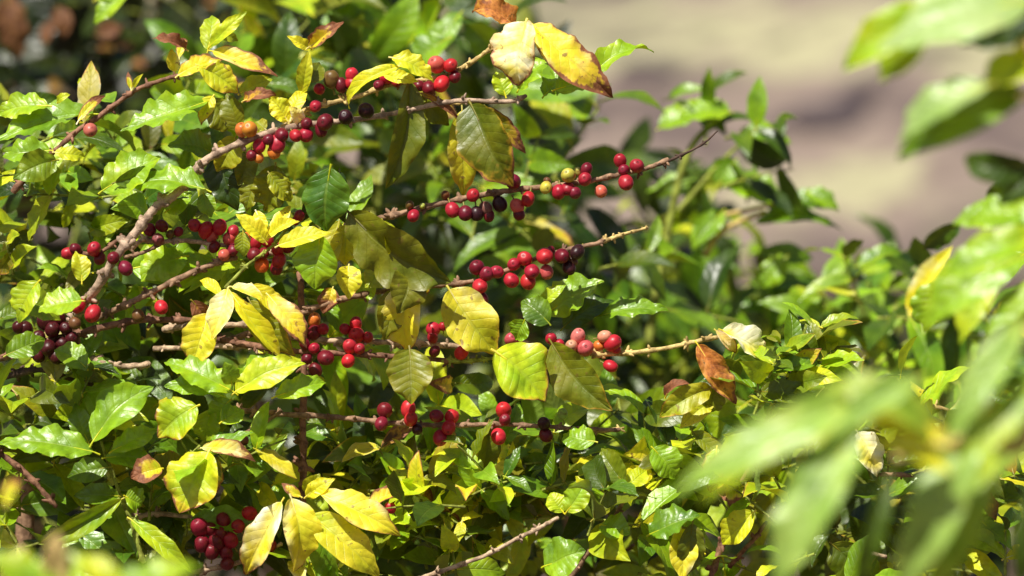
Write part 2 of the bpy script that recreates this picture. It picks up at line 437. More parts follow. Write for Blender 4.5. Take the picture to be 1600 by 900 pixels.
def berries(key, items):
    """each berry hangs at its own place on its branch"""
    global nb
    B = BR[key]; path = B['path']; d = B['d']; k = S(d)
    for it in items:
        px, py, r, c = it[:4]; rg = random.Random(px * 1000 + py)
        q = P(px, py, d); i = int(np.argmin(np.linalg.norm(path - q, axis=1) + 0.0)); a = path[i]
        off = q - a; dep = it[4] if len(it) > 4 else rg.uniform(-2.0, -0.2)
        depth = np.dot(a - q, FWD) + dep * r * k * (1.0 if np.linalg.norm(off) < 1.5 * r * k else 0.6)
        if np.linalg.norm(off) < 0.9 * r * k: depth = np.dot(a - q, FWD) - (r * 0.9 + B['rad'][i] / k) * k
        D = d + depth; c3 = P(px, py, D); ax = Vector(c3 - a)
        ax = (ax.normalized() + Vector((rg.gauss(0, .25), rg.gauss(-.15, .25), rg.gauss(-0.1, .25)))).normalized()
        o = bpy.data.objects.new('berry', BM[nb % len(BM)]); COL.objects.link(o); nb += 1
        o.rotation_euler = ax.to_track_quat('Z', 'Y').to_euler(); rr = r * S(D) * 0.99
        o.scale = (rr * rg.uniform(0.94, 1.05), rr * rg.uniform(0.94, 1.05), rr * rg.uniform(0.97, 1.06))
        col = BC[c]; j = rg.uniform(0.85, 1.15); o.color = (min(1, col[0] * j), col[1] * rg.uniform(0.7, 1.3), col[2] * rg.uniform(0.8, 1.2), 1)
        o.location = c3; adopt(o, B['o'])
        lab = dict(o='orange half ripe coffee cherry', y='yellow unripe coffee cherry', g='small green coffee cherry', k='blackened overripe coffee cherry', w='wrinkled coffee cherry').get(c)
        if lab: o['label'] = lab


# ------------------------------------------------------------------ single leaves that the photo shows one by one
def roll_normal(ax, roll):
    """upper side faces the viewer at roll 0, tips towards the sky with positive roll"""
    n = -FWD - ax * np.dot(-FWD, ax); n /= np.linalg.norm(n) + 1e-9
    up = np.array([0, 0, 1.0]); s = np.cross(ax, n); sg = 1.0 if np.dot(s, up) >= 0 else -1.0
    r = math.radians(roll); return n * math.cos(r) + s * sg * math.sin(r)


def hl(key, bx, by, tx, ty, w, yel=0.2, burn=0.0, dry=0.0, tone=1.0, roll=18, curl=0.7, fold=0.25, wav=0.05, d=-0.02, dd=None, twist=0.0,
       sick=0.0, freq=3.2, label=None, parent=None, name='leaf'):
    rg = random.Random(int(bx * 7 + by * 13 + tx)); twist = twist or rg.uniform(-0.7, 0.7); sick = sick or rg.uniform(-0.45, 0.45); wav *= 0.85; fold += rg.uniform(-0.05, 0.2)
    dd = rg.uniform(-0.012, 0.02) if dd is None else dd
    b = P(bx, by, d); t = P(tx, ty, d + dd); ax = (t - b) / np.linalg.norm(t - b)
    n = roll_normal(ax, roll); mb = MB(); tone = tone * 0.72 if tone < 0.6 and dry < 0.5 else tone; w, fold, cru = (w * 0.92, fold + 0.2, 0.046) if yel > 0.8 else (w, fold, 0.034); burn = burn * 1.35 if burn < 0.5 and dry < 0.5 else burn; curl *= rg.uniform(1.1, 1.6)  # low-tone leaves, painted dark as shade, are darkened further
    big = w * math.hypot(tx - bx, ty - by) > 1200
    leaf_geo(mb, b, t, w * S(d) / max(0.55, math.cos(math.radians(roll))), n, (yel, burn, dry, tone), 30 if big else 18, 12 if big else 8, curl, fold, wav, freq, twist, sick,
             corr=0.007 if big else 0.0, crump=cru, rnd=rg)
    o = mb.build(name, M_LEAF, parent or BR[key]['o'], origin=b)
    if label: o['label'] = label
    return o


# ------------------------------------------------------------------ many leaves: shoots with opposite pairs
def inside(poly, x, y):
    r = False; j = len(poly) - 1
    for i in range(len(poly)):
        (xi, yi), (xj, yj) = poly[i], poly[j]
        if (yi > y) != (yj > y) and x < (xj - xi) * (y - yi) / (yj - yi) + xi: r = not r
        j = i
    return r


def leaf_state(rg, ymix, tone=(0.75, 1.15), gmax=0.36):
    if rg.random() < 0.34: tone = (0.22 * tone[0] + 0.06, 0.42 * tone[1])  # some leaves coloured darker to stand for shade inside the bush
    x = rg.random(); a, b, c = ymix                      # shares of yellow-green, yellow, dry
    if x < c: return (0.9, 0.4, rg.uniform(0.5, 1), rg.uniform(*tone))
    if x < c + b: return (rg.uniform(0.7, 1.1), rg.choice([0, 0, 0.14, 0.26]), 0, rg.uniform(*tone))
    if x < c + b + a: return (rg.uniform(0.35, 0.62), rg.choice([0, 0, 0.0, 0.15]), 0, rg.uniform(*tone))
    return (rg.uniform(0.02, gmax), 0, 0, rg.uniform(*tone))


def shoot(ml, mt, px, py, d, ang, ln, lsize, rg, ymix, pairs=3, upness=0.5, tone=(0.75, 1.15), res=(10, 6), wav=0.07, droop=0.35, wr=(0.34, 0.46), gmax=0.36):
    k = S(d); b = P(px, py, d); dr = RIGHT * math.cos(ang) + UP * math.sin(ang) + FWD * rg.uniform(-0.6, 0.6); dr /= np.linalg.norm(dr)
    pts = [b + dr * ln * k * t + np.array([0, 0, -0.12 * ln * k * t * t]) for t in np.linspace(0, 1, 5)]
    if mt is not None: tube(mt, pts, np.linspace(2.6, 1.4, 5) * k, 5)
    side0 = np.cross(dr, np.array([0, 0, 1.0])); side0 /= np.linalg.norm(side0) + 1e-6
    for j in range(pairs):
        f = (j + 0.6) / pairs; q = b + dr * ln * k * f; sz = lsize * (1.05 - 0.45 * f) * k * rg.uniform(0.8, 1.15)
        rot = (j % 2) * 1.25 + rg.uniform(-0.3, 0.3)
        sd = side0 * math.cos(rot) + np.cross(dr, side0) * math.sin(rot)
        for sg in (-1, 1):
            if rg.random() < 0.12: continue
            a = sd * sg * rg.uniform(0.7, 1) + dr * rg.uniform(0.25, 0.75) + np.array([0, 0, -droop * rg.uniform(0.2, 1.6)])
            a = a + RIGHT * rg.gauss(0, .15); a /= np.linalg.norm(a)
            u = max(0.0, min(1, rg.gauss(upness, 0.28))); n = np.array([0, 0, 1.0]) * u - FWD * (1 - u) + RIGHT * rg.gauss(0, 0.35)
            st = leaf_state(rg, ymix, tone, gmax)
            leaf_geo(ml, q, q + a * sz, sz * rg.uniform(*wr), n, st, res[0], res[1], rg.uniform(0.2, 1.7), rg.uniform(0.05, 0.55), wav * rg.uniform(0.2, 1.0), rg.uniform(1.4, 3.2),
                     rg.uniform(-0.7, 0.7), rg.uniform(-0.5, 0.5), rnd=rg)


def fill(ml, mt, poly, dr, n, lsize, seed, ymix=(0.2, 0.05, 0.0), **kw):
    rg = random.Random(seed); xs = [p[0] for p in poly]; ys = [p[1] for p in poly]; c = 0
    while c < n:
        x, y = rg.uniform(min(xs), max(xs)), rg.uniform(min(ys), max(ys))
        if not inside(poly, x, y): continue
        d = rg.uniform(*dr); ls = rg.uniform(*lsize)
        shoot(ml, mt, x, y, d, rg.uniform(-0.4, math.pi + 0.4), ls * rg.uniform(0.7, 1.2), ls, rg, ymix, pairs=rg.choice([2, 3, 3, 4]), **kw); c += 1


# ================================================================== THE SETTING
def sheet(name, mat, x0, x1, y0, y1, nx, ny, zf, cover=None):
    xs = np.linspace(x0, x1, nx + 1); ys = np.linspace(y0, y1, ny + 1); X, Y = np.meshgrid(xs, ys, indexing='ij'); Z = zf(X, Y)
    mb = MB(); i, j = np.meshgrid(np.arange(nx), np.arange(ny), indexing='ij'); a = i * (ny + 1) + j
    F = np.stack([a, a + ny + 1, a + ny + 2, a + 1], -1).reshape(-1, 4)
    V = np.stack([X, Y, Z], -1).reshape(-1, 3); c = np.zeros((len(V), 4)); c[:, 0] = 0.5 if cover is None else cover(V)
    mb.add(V, F, None, c); o = mb.build(name, mat, None, attr='cover'); o['kind'] = 'structure'; return o


sheet('ground', M_SOIL, -60, 60, -12, 20, 80, 40, lambda X, Y: 0.03 * np.sin(X * 1.7 + 0.6 * Y) * np.cos(Y * 1.3))


def hill_z(X, Y):
    s = np.clip(Y - 18.0, 0, None)
    return -0.25 + 0.52 * s + 0.16 * np.sin(X * 0.9 + 0.3 * Y) + 0.14 * np.sin(Y * 1.7 + 0.5 * np.sin(X * 0.7)) + 0.05 * np.sin(3.1 * X + 2.0 * Y)


def hill_cover(V):
    """bands of dry grass on the slope, dug earth between them"""
    D = (V - CAM) @ FWD; py = 450 - ((V - CAM) @ UP) / D / PXM; px = 800 + ((V - CAM) @ RIGHT) / D / PXM
    def band(c, w, sl): return np.exp(-((py - c - sl * (px - 1200)) / w) ** 2)
    g = 0.95 * band(65, 38, 0.02) + 1.0 * band(270, 38, 0.10) * (px > 1100) + 0.45 * band(10, 25, 0.05) - 0.15 * band(180, 50, 0.05)
    return np.clip(0.22 + 0.75 * g, 0, 1)


sheet('hillside', M_HILL, -60, 60, 14, 90, 240, 220, hill_z, hill_cover)


def rock(px, py, size, seed, label):
    dv = FWD + RIGHT * ((px - 800) * PXM) + UP * ((450 - py) * PXM); D = 15.0
    while D < 90:
        q = CAM + dv * D
        if q[1] > 14 and q[2] <= hill_z(np.array([q[0]]), np.array([q[1]]))[0]: break
        D += 0.05
    rg = random.Random(seed); vs, fs = [], []; n, m = 16, 10; ph = [rg.uniform(0, 6) for _ in range(6)]
    for a in range(m + 1):
        for b in range(n):
            th, f = math.pi * a / m, 2 * math.pi * b / n
            r = 1 + 0.22 * math.sin(2 * f + ph[0]) + 0.15 * math.sin(3 * th + ph[1] + f) + 0.12 * math.sin(5 * f + ph[2] + 2 * th)
            vs.append((r * math.sin(th) * math.cos(f) * 1.35, r * math.sin(th) * math.sin(f), -math.cos(th) * r * 0.8))
    fs = [(a * n + b, a * n + (b + 1) % n, (a + 1) * n + (b + 1) % n, (a + 1) * n + b) for a in range(m) for b in range(n)]
    mb = MB(); mb.add(np.array(vs) * size * PXM * D + q, fs); o = mb.build('boulder', M_ROCK, None, attr='zone', origin=q)
    o['label'] = label; o['category'] = 'boulder'; o['group'] = 'dark boulders on the far hillside'


rock(1303, 195, 44, 1, 'largest dark boulder on the far blurred hillside, above the pale grass band')
rock(1350, 150, 26, 2, 'small dark boulder on the hillside between the two blurred leaves at right')
rock(1010, 128, 36, 3, 'dark boulder on the hillside just right of the brown leaf tip')
rock(1222, 205, 26, 4, 'small dark boulder left of the largest boulder on the hillside')

# ================================================================== FRUITING BUSH (sharp)
bush = thing('coffee_bush', 'sharp coffee bush with red cherries on bare brown branches and yellowing leaves', 'coffee bush', P(80, 900, 0.1) * np.array([1, 1, 0]))

branch('A', bush, [(70, 640, .22), (96, 555, .12), (118, 495, .05), (150, 452, .01), (176, 408), (200, 378), (226, 345), (245, 322), (263, 312), (286, 292), (305, 265), (330, 245), (356, 232), (392, 217), (428, 205), (470, 196), (526, 190), (575, 184), (631, 174), (685, 162), (730, 157), (793, 159), (822, 150)], 8.5, 3.2, GREY, -0.03, 'thick pale brown branch rising to the right')
branch('A2', bush, [(440, 200), (480, 172), (520, 160), (562, 150), (610, 132), (660, 125), (700, 117), (735, 98), (757, 83), (775, 70)], 4.2, 3.2, STRAW, -0.01)
branch('B', bush, [(20, 300, .03), (60, 258, .02), (90, 232), (120, 205), (150, 185), (180, 163), (207, 144), (236, 131), (278, 118)], 4.6, 3.2, RED, 0.0)
branch('C', bush, [(540, 352, .04), (590, 342, .01), (620, 335), (660, 325), (697, 316), (730, 309), (780, 300), (830, 294), (880, 289), (930, 281), (972, 272), (1010, 263), (1045, 249)], 5.0, 3.6, BROWN, 0.0)
branch('C2', bush, [(1008, 263.5), (1045, 251), (1070, 240), (1098, 225), (1121, 205)], 3.0, 1.2, DARK, 0.0, 'dark bare branch tip')
branch('D', bush, [(330, 540, .07), (420, 510, .02), (470, 490), (500, 478), (540, 466), (580, 458), (620, 452), (680, 446), (730, 441), (778, 428), (830, 407), (880, 391), (930, 381), (950, 375)], 5.0, 3.2, BROWN, 0.0)
branch('D2', bush, [(940, 378), (962, 370), (985, 363), (1012, 356)], 3.2, 1.8, STRAW, 0.0, nodes=18)
branch('E', bush, [(300, 520, .08), (400, 541, .01), (480, 550), (560, 554), (640, 558), (700, 564)], 5.2, 3.4, RED, -0.005)
branch('E2', bush, [(690, 563), (725, 564), (770, 560)], 3.6, 2.6, GREEN, -0.005, nodes=14)
branch('F', bush, [(400, 520, .05), (500, 531), (560, 533), (610, 535), (650, 537), (700, 540), (760, 545), (850, 550), (905, 553)], 4.8, 3.8, PALE, 0.02)
branch('F2', bush, [(890, 552), (920, 553), (980, 552), (1040, 544), (1080, 535), (1122, 527)], 4.2, 3.4, STRAW, 0.02)
branch('G', bush, [(330, 640, .05), (400, 643), (440, 647), (500, 650), (560, 655), (600, 660), (660, 664), (720, 664), (780, 663), (830, 665), (880, 668), (930, 671), (968, 672)], 4.4, 3.0, BROWN, 0.0)
branch('H', bush, [(466, 395, .02), (470, 440), (471, 490), (474, 540), (475, 600), (473, 660), (474, 720), (472, 800), (466, 905)], 5.0, 5.6, RED, 0.02, 'thin upright red brown stem')
branch('I', bush, [(150, 500, .04), (195, 477), (216, 467), (250, 450), (300, 426), (335, 412), (370, 402)], 5.2, 4.0, BROWN, -0.005)
branch('J', bush, [(205, 390, .01), (222, 375), (245, 377), (290, 376), (330, 381), (380, 388), (440, 398)], 4.0, 3.2, PALE, 0.0)
branch('J2', bush, [(195, 402, .01), (222, 395), (246, 384), (262, 376)], 3.4, 2.4, BROWN, 0.0)
branch('K', bush, [(352, 450), (375, 426), (392, 410), (426, 384), (448, 358)], 3.0, 2.0, GREEN, -0.02)
branch('L', bush, [(100, 395, .02), (150, 396), (180, 378), (190, 366)], 3.2, 2.4, RED, 0.0)
branch('M', bush, [(0, 560, .05), (60, 538), (130, 520), (190, 504), (240, 500), (300, 500)], 6.0, 4.5, RED, 0.0)
branch('N', bush, [(255, 515, .02), (300, 508), (355, 508), (405, 505)], 5.0, 4.6, PALE, 0.02)
branch('O', bush, [(240, 545, .02), (342, 542), (423, 541)], 4.6, 4.2, PALE, 0.03)
branch('O2', bush, [(120, 553, .02), (155, 566), (196, 572), (234, 569)], 4.8, 4.2, PALE, 0.0)
branch('Q', bush, [(0, 590, .05), (66, 578), (120, 596), (172, 608)], 5.0, 3.5, DARK, 0.02)
branch('R', bush, [(640, 910, .02), (682, 895), (720, 882), (760, 867), (800, 846), (840, 826), (872, 809)], 3.6, 3.2, PALE, -0.03, 'bare pale twig low in the leaves')
branch('T', bush, [(300, 895), (350, 884), (400, 870), (440, 850)], 4.0, 3.4, PALE, 0.0)
branch('U', bush, [(-10, 700), (35, 735), (62, 762), (88, 792)], 5.0, 4.0, RED, 0.0)
branch('V', bush, [(60, 905), (100, 838), (120, 812), (150, 800), (182, 776)], 4.2, 3.2, RED, 0.0)
branch('W', bush, [(180, 820), (215, 808), (245, 803), (300, 808)], 4.6, 3.6, PALE, 0.01)
branch('X', bush, [(340, 690, .02), (372, 680), (402, 668), (440, 642)], 3.0, 2.4, BROWN, -0.01)
branch('Y', bush, [(670, 148), (690, 160), (720, 162)], 3.0, 2.4, STRAW, -0.02)
branch('Z', bush, [(1110, 905), (1128, 850), (1148, 785), (1163, 745), (1178, 722)], 5.2, 3.4, RED, -0.01)
branch('Z2', bush, [(1140, 885, .02), (1160, 862), (1180, 840), (1198, 815)], 4.0, 3.0, RED, -0.01)
branch('AA', bush, [(1305, 594), (1345, 604), (1390, 620), (1435, 629), (1482, 641)], 3.4, 3.0, STRAW, 0.0, 'yellowish twig behind the blurred leaves')
branch('AB', bush, [(890, 905), (920, 862), (945, 838), (965, 800), (985, 765)], 4.0, 2.8, BROWN, 0.0)
branch('AC', bush, [(1370, 742), (1400, 741), (1428, 744)], 3.4, 3.0, BROWN, 0.02)
branch('AD', bush, [(1338, 858), (1360, 864), (1385, 870)], 3.6, 3.0, PALE, 0.02)
branch('AE', bush, [(225, 880), (212, 838), (205, 815), (190, 780), (170, 725), (158, 690)], 4.0, 2.6, GREEN, -0.02)
branch('AF', bush, [(262, 740), (290, 722), (318, 690), (345, 660)], 3.2, 2.4, GREEN, -0.02)
branch('AG', bush, [(930, 674), (968, 671)], 3.4, 3.0, STRAW, 0.02)

# main stems down to the ground
for nm, pts, r in (('stem', [P(70, 640, .19), P(40, 900, .22), np.array([-0.40, 0.12, 0.5]), np.array([-0.38, 0.1, -0.02])], 0.011),
                   ('stem', [P(466, 905, .02), np.array([-0.20, 0.1, 0.6]), np.array([-0.24, 0.12, -0.02])], 0.008),
                   ('stem', [P(1110, 905, -.01), np.array([0.12, 0.08, 0.6]), np.array([-0.1, 0.12, -0.02])], 0.008)):
    mb = MB(); path = catmull(pts, 8); tube(mb, path, np.linspace(r * 0.55, r * 1.5, len(path)), 9)
    o = mb.build(nm, M_BARK, bush, attr='zone', origin=path[-1]); o.color = (*BROWN, 1)

berries('B', [(141, 203, 11, 'p')])
berries('A', [(390, 202, 13, 'o'), (378, 203, 11, 'o'), (405, 228, 11, 'r'), (433, 225, 13, 'r'), (428, 238, 10, 'o'), (393, 243, 9, 'd'), (462, 212, 10, 'r'), (478, 211, 11, 'r'), (440, 211, 11, 'd'), (508, 191, 14, 'd'), (502, 202, 11, 'd'),
              (479, 193, 10, 'd'), (540, 183, 12, 'k'), (572, 173, 13, 'k'), (404, 246, 8, 'o'), (419, 218, 9, 'd')])
berries('A2', [(493, 166, 10, 'r'), (470, 154, 8, 'p'), (499, 139, 9, 'r'), (551, 130, 12, 'r'), (550, 117, 10, 'b'), (533, 133, 11, 'd'), (518, 124, 13, 'n'), (604, 121, 11, 'b'), (592, 133, 9, 'm'), (619, 129, 8, 'r'), (682, 101, 13, 'p'), (704, 102, 11, 'b'),
               (690, 131, 13, 'b'), (711, 120, 10, 'd'), (670, 138, 11, 'd'), (655, 134, 9, 'd')])
berries('C', [(646, 337, 10, 'r'), (640, 321, 7, 'n'), (707, 328, 11, 'r'), (727, 333, 12, 'd'), (745, 334, 11, 'k'), (759, 326, 11, 'w'), (764, 337, 9, 'd'), (781, 319, 11, 'k'), (802, 284, 12, 'm'), (739, 305, 11, 'r'), (808, 322, 11, 'p'), (811, 335, 10, 'd'),
              (825, 311, 11, 'r'), (853, 293, 10, 'y'), (888, 274, 11, 'y'), (873, 300, 12, 'r'), (887, 295, 11, 'r'), (898, 301, 10, 'm'), (903, 268, 6, 'g'), (916, 265, 10, 'd'), (914, 280, 11, 'r'), (939, 299, 10, 'p'), (969, 251, 10, 'r'), (995, 259, 11, 'r'),
              (975, 266, 10, 'm'), (978, 285, 12, 'r'), (696, 305, 7, 'n'), (660, 322, 5, 'g'), (855, 283, 6, 'n')])
berries('D', [(820, 404, 12, 'b'), (803, 413, 11, 'r'), (851, 400, 13, 'b'), (831, 424, 12, 'r'), (854, 425, 11, 'p'), (825, 440, 12, 'b'), (799, 438, 12, 'b'), (878, 400, 12, 'd'), (902, 394, 12, 'k'), (889, 418, 11, 'k'), (745, 418, 12, 'd'), (760, 428, 12, 'm'),
              (776, 425, 11, 'r'), (750, 447, 12, 'b'), (727, 464, 12, 'd'), (752, 467, 11, 'd'), (861, 390, 6, 'd'), (895, 408, 8, 'n')])
berries('J', [(304, 352, 11, 'r'), (322, 360, 13, 'r'), (343, 355, 12, 'r'), (331, 368, 10, 'p'), (358, 373, 11, 'p'), (364, 361, 9, 'r'), (350, 398, 10, 'p'), (364, 390, 10, 'm'), (335, 386, 9, 'd'), (400, 379, 10, 'r'), (397, 398, 11, 'd'), (409, 414, 11, 'o'), (418, 376, 10, 'r'),
              (435, 388, 12, 'r'), (436, 407, 12, 'r'), (432, 419, 10, 'd'), (450, 385, 11, 'd'), (468, 337, 9, 'm'), (279, 362, 8, 'm'), (384, 371, 8, 'o'), (412, 396, 9, 'm'), (462, 345, 7, 'm')])
berries('J2', [(234, 359, 10, 'm'), (253, 353, 10, 'd'), (247, 374, 10, 'w'), (266, 366, 7, 'n')])
berries('L', [(147, 389, 12, 'r'), (107, 396, 10, 'r'), (156, 404, 10, 'd'), (118, 389, 9, 'd')])
berries('A', [(196, 419, 12, 'm'), (177, 403, 10, 'd'), (145, 490, 13, 'b'), (122, 478, 11, 'r'), (117, 505, 10, 'n')])
berries('I', [(252, 480, 11, 'b', -1.0), (216, 493, 10, 'n')])
rgd = random.Random(5)
berries('M', [(40, 515, 12, 'D'), (70, 503, 12, 'D'), (92, 497, 11, 'D'), (60, 527, 12, 'D'), (82, 515, 12, 'D'), (103, 513, 11, 'D'), (48, 541, 12, 'D'), (75, 543, 12, 'D'), (96, 536, 11, 'D'), (112, 528, 11, 'D'), (116, 549, 11, 'D'), (60, 556, 11, 'D'), (88, 556, 12, 'D'), (30, 512, 10, 'D')])  # shade of this cluster painted as a dark cherry colour
berries('F', [(491, 500, 11, 'o'), (491, 520, 12, 'd'), (505, 514, 9, 'r'), (539, 514, 9, 'r'), (556, 506, 10, 'b'), (557, 524, 12, 'b'), (575, 527, 9, 'b'), (677, 514, 11, 'b'), (676, 527, 9, 'r'), (725, 529, 8, 'o'), (799, 530, 11, 'p'), (812, 527, 8, 'p'), (903, 526, 12, 'P'), (915, 544, 13, 'p'),
              (893, 541, 10, 'P'), (945, 526, 11, 'P'), (957, 536, 13, 'b'), (963, 546, 7, 'r'), (954, 572, 10, 'b'), (861, 529, 9, 'r'), (874, 538, 8, 'r'), (692, 510, 7, 'r'), (936, 540, 8, 'o')])
berries('E', [(547, 541, 11, 'b'), (562, 545, 9, 'r'), (544, 564, 11, 'b'), (509, 559, 13, 'd'), (493, 578, 11, 'd'), (491, 544, 9, 'r'), (721, 551, 11, 'b'), (679, 549, 9, 'd'), (480, 560, 9, 'd'), (476, 537, 9, 'd')])
berries('G', [(601, 641, 12, 'd'), (596, 662, 11, 'm'), (638, 639, 12, 'b'), (642, 655, 11, 'b'), (652, 671, 9, 'k'), (682, 650, 11, 'm'), (706, 651, 12, 'b'), (701, 668, 11, 'r'), (688, 684, 12, 'r'), (787, 641, 12, 'b'), (789, 656, 10, 'm'), (779, 682, 12, 'b'), (853, 680, 11, 'd'), (850, 662, 10, 'k'), (879, 647, 8, 'g')])
berries('T', [(312, 824, 14, 'm'), (328, 827, 12, 'd'), (349, 813, 12, 'm'), (372, 822, 11, 'r'), (360, 844, 12, 'r'), (390, 802, 11, 'r'), (353, 864, 11, 'm'), (315, 850, 13, 'd'), (331, 862, 12, 'd'), (345, 834, 11, 'd'), (355, 881, 11, 'd'), (421, 853, 12, 'm'), (338, 848, 12, 'd')])
berries('X', [(381, 688, 8, 'w')])
berries('R', [(610, 793, 9, 'r', 1.0)])

Y, C_ = 1.0, 1.3
# top edge
hl('A2', 822, 34, 812, 134, 84, 1.38, 0.20, roll=30, curl=1.1, fold=0.10, wav=0.06, d=-0.04, label='pale sunlit yellow leaf with brown tip')  # sun glare painted in as a cream leaf colour
hl('A2', 832, 38, 958, 153, 66, 1.02, 0.27, roll=22, curl=0.8, fold=-0.25, wav=0.06, d=-0.02, sick=-0.5, label='yellow leaf with scorched brown tip')
hl('A2', 803, 40, 738, 20, 42, 0.9, 0.3, 1.0, roll=35, curl=1.8, fold=0.5, wav=0.12, d=-0.01, label='dry brown curled leaf')
hl('A', 868, 140, 945, 108, 44, 0.15, roll=40, curl=0.2, wav=0.10, d=0.0); hl('A', 925, 118, 1022, 82, 34, 0.25, roll=40, curl=1.0, wav=0.10, twist=1.0, d=0.01)
hl('A', 810, 140, 865, 95, 40, 0.2, roll=40, curl=1.0, d=0.01, wav=.1); hl('A', 850, 150, 905, 120, 36, 0.15, roll=50, d=0.02, wav=.12)
hl('A', 790, 150, 775, 112, 30, 0.35, roll=20, d=0.0, wav=.1)
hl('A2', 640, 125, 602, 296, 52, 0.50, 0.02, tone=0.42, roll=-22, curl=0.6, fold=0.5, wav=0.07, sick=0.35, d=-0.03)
hl('A', 736, 163, 802, 292, 80, 0.50, 0.17, tone=0.36, roll=-30, twist=0.1, curl=0.7, fold=0.25, d=-0.04, label='shade-darkened olive leaf with yellow and brown tip')
hl('A', 722, 172, 724, 308, 54, 0.88, 0.05, tone=0.72, roll=4, curl=0.6, fold=0.2, d=-0.01, wav=.06)
hl('A', 760, 168, 822, 240, 30, 0.6, 0.3, tone=0.5, roll=10, d=-0.02)
hl('A2', 625, 104, 547, 170, 22, 0.72, 0.0, roll=35, curl=1.7, fold=0.5, d=-0.05, label='narrow arching yellow leaf')
hl('A2', 612, 90, 676, 126, 30, 0.68, 0.05, roll=35, curl=1.0, fold=0.3, d=-0.05, wav=.1); hl('A2', 600, 118, 655, 128, 22, 0.8, roll=20, d=-0.03, wav=.1)
hl('A', 655, 145, 717, 188, 15, 0.8, 0.5, 0.6, tone=0.5, roll=10, curl=0.8, fold=0.9, d=-0.03); hl('A', 660, 148, 702, 196, 36, 0.55, tone=0.5, roll=-10, d=0.0)
hl('A2', 472, 146, 484, 78, 26, 0.7, roll=10, tone=0.8, curl=0.6, fold=0.4, d=-0.02); hl('A2', 482, 128, 500, 98, 30, 0.5, roll=-15, tone=0.45, d=-0.025)
hl('A2', 482, 74, 538, 34, 30, 0.85, 0.33, roll=22, curl=0.8, fold=0.3, d=-0.01, wav=.1, label='yellow leaf with dry brown tip'); hl('A2', 486, 76, 448, 56, 18, 0.75, roll=20, d=0.0, wav=.12)
# top left tuft
hl('B', 325, 78, 332, 24, 34, 0.48, roll=10, tone=0.9, curl=0.6, d=-0.01); hl('B', 328, 72, 386, 18, 24, 0.50, roll=25, curl=0.6, d=-0.02); hl('B', 335, 55, 372, 64, 18, 0.4, roll=10, tone=.6, d=0)
hl('B', 332, 80, 434, 120, 36, 1.10, 0.26, roll=28, tone=0.85, curl=0.7, fold=0.25, d=-0.02, label='pale leaf with brown tip at upper left')
hl('B', 310, 102, 372, 146, 42, 0.72, 0.16, roll=25, curl=0.6, fold=0.1, d=-0.05); hl('B', 278, 118, 348, 94, 30, 0.88, 0.25, roll=28, curl=0.6, wav=.09, d=-0.04)
hl('B', 274, 112, 268, 76, 24, 1.15, 0.1, roll=5, d=-0.02); hl('B', 292, 78, 238, 60, 24, 0.9, 0.6, 0.8, roll=30, curl=1.6, fold=0.6, wav=.14, d=-0.02, label='dry reddish curled leaf'); hl('B', 280, 90, 290, 60, 16, 0.8, 0.3, roll=10, d=-0.01)
hl('A', 375, 146, 426, 124, 30, 0.4, roll=20, tone=0.8, d=-0.01); hl('A', 330, 155, 372, 200, 52, 0.6, 0.1, tone=0.5, roll=-8, d=0.03)
hl('A', 372, 205, 355, 145, 40, 0.55, 0.05, tone=0.45, roll=-14, d=0.01); hl('A', 380, 158, 432, 150, 22, 0.9, 0.5, 0.5, roll=30, curl=1.5, wav=.12, d=-0.02)
hl('A', 333, 150, 314, 196, 26, 0.8, 0.2, roll=20, d=-0.01); hl('A', 450, 190, 420, 152, 34, 0.75, 0.0, roll=18, wav=.1, d=-0.03); hl('A', 455, 185, 480, 140, 24, 0.8, roll=15, d=-0.03); hl('A', 470, 190, 452, 166, 26, 1.2, .1, roll=10, d=-0.03)
hl('A', 415, 202, 400, 190, 22, 0.6, tone=.6, d=-0.03)
hl('B', 122, 190, 165, 150, 16, 0.6, 0.3, roll=15, d=-0.01); hl('B', 205, 140, 200, 112, 9, 0.6, .3, roll=10, d=-.01); hl('B', 208, 138, 224, 115, 9, 0.6, roll=10, d=-.01); hl('B', 90, 160, 110, 148, 12, .5, roll=20, d=0, curl=2)
hl('A', 325, 158, 188, 206, 46, 0.22, roll=42, curl=0.4, fold=0.3, wav=0.10, freq=4.5, d=-0.01, label='wavy green leaf beneath the yellow tuft')
hl('B', 146, 178, -8, 224, 46, 0.14, roll=46, curl=0.3, fold=0.35, wav=0.08, freq=4.5, d=0.02, label='long wavy green leaf at the left edge')
hl('B', 75, 165, -6, 180, 36, 0.25, roll=40, wav=.1, d=0.01); hl('B', 78, 235, 4, 245, 40, 0.2, roll=30, wav=.1, d=-0.01); hl('B', 88, 250, 20, 280, 50, 0.3, tone=.6, roll=0, d=-0.02, wav=.08); hl('B', 85, 238, 133, 245, 22, 0.5, roll=30, d=-.01, wav=.1)
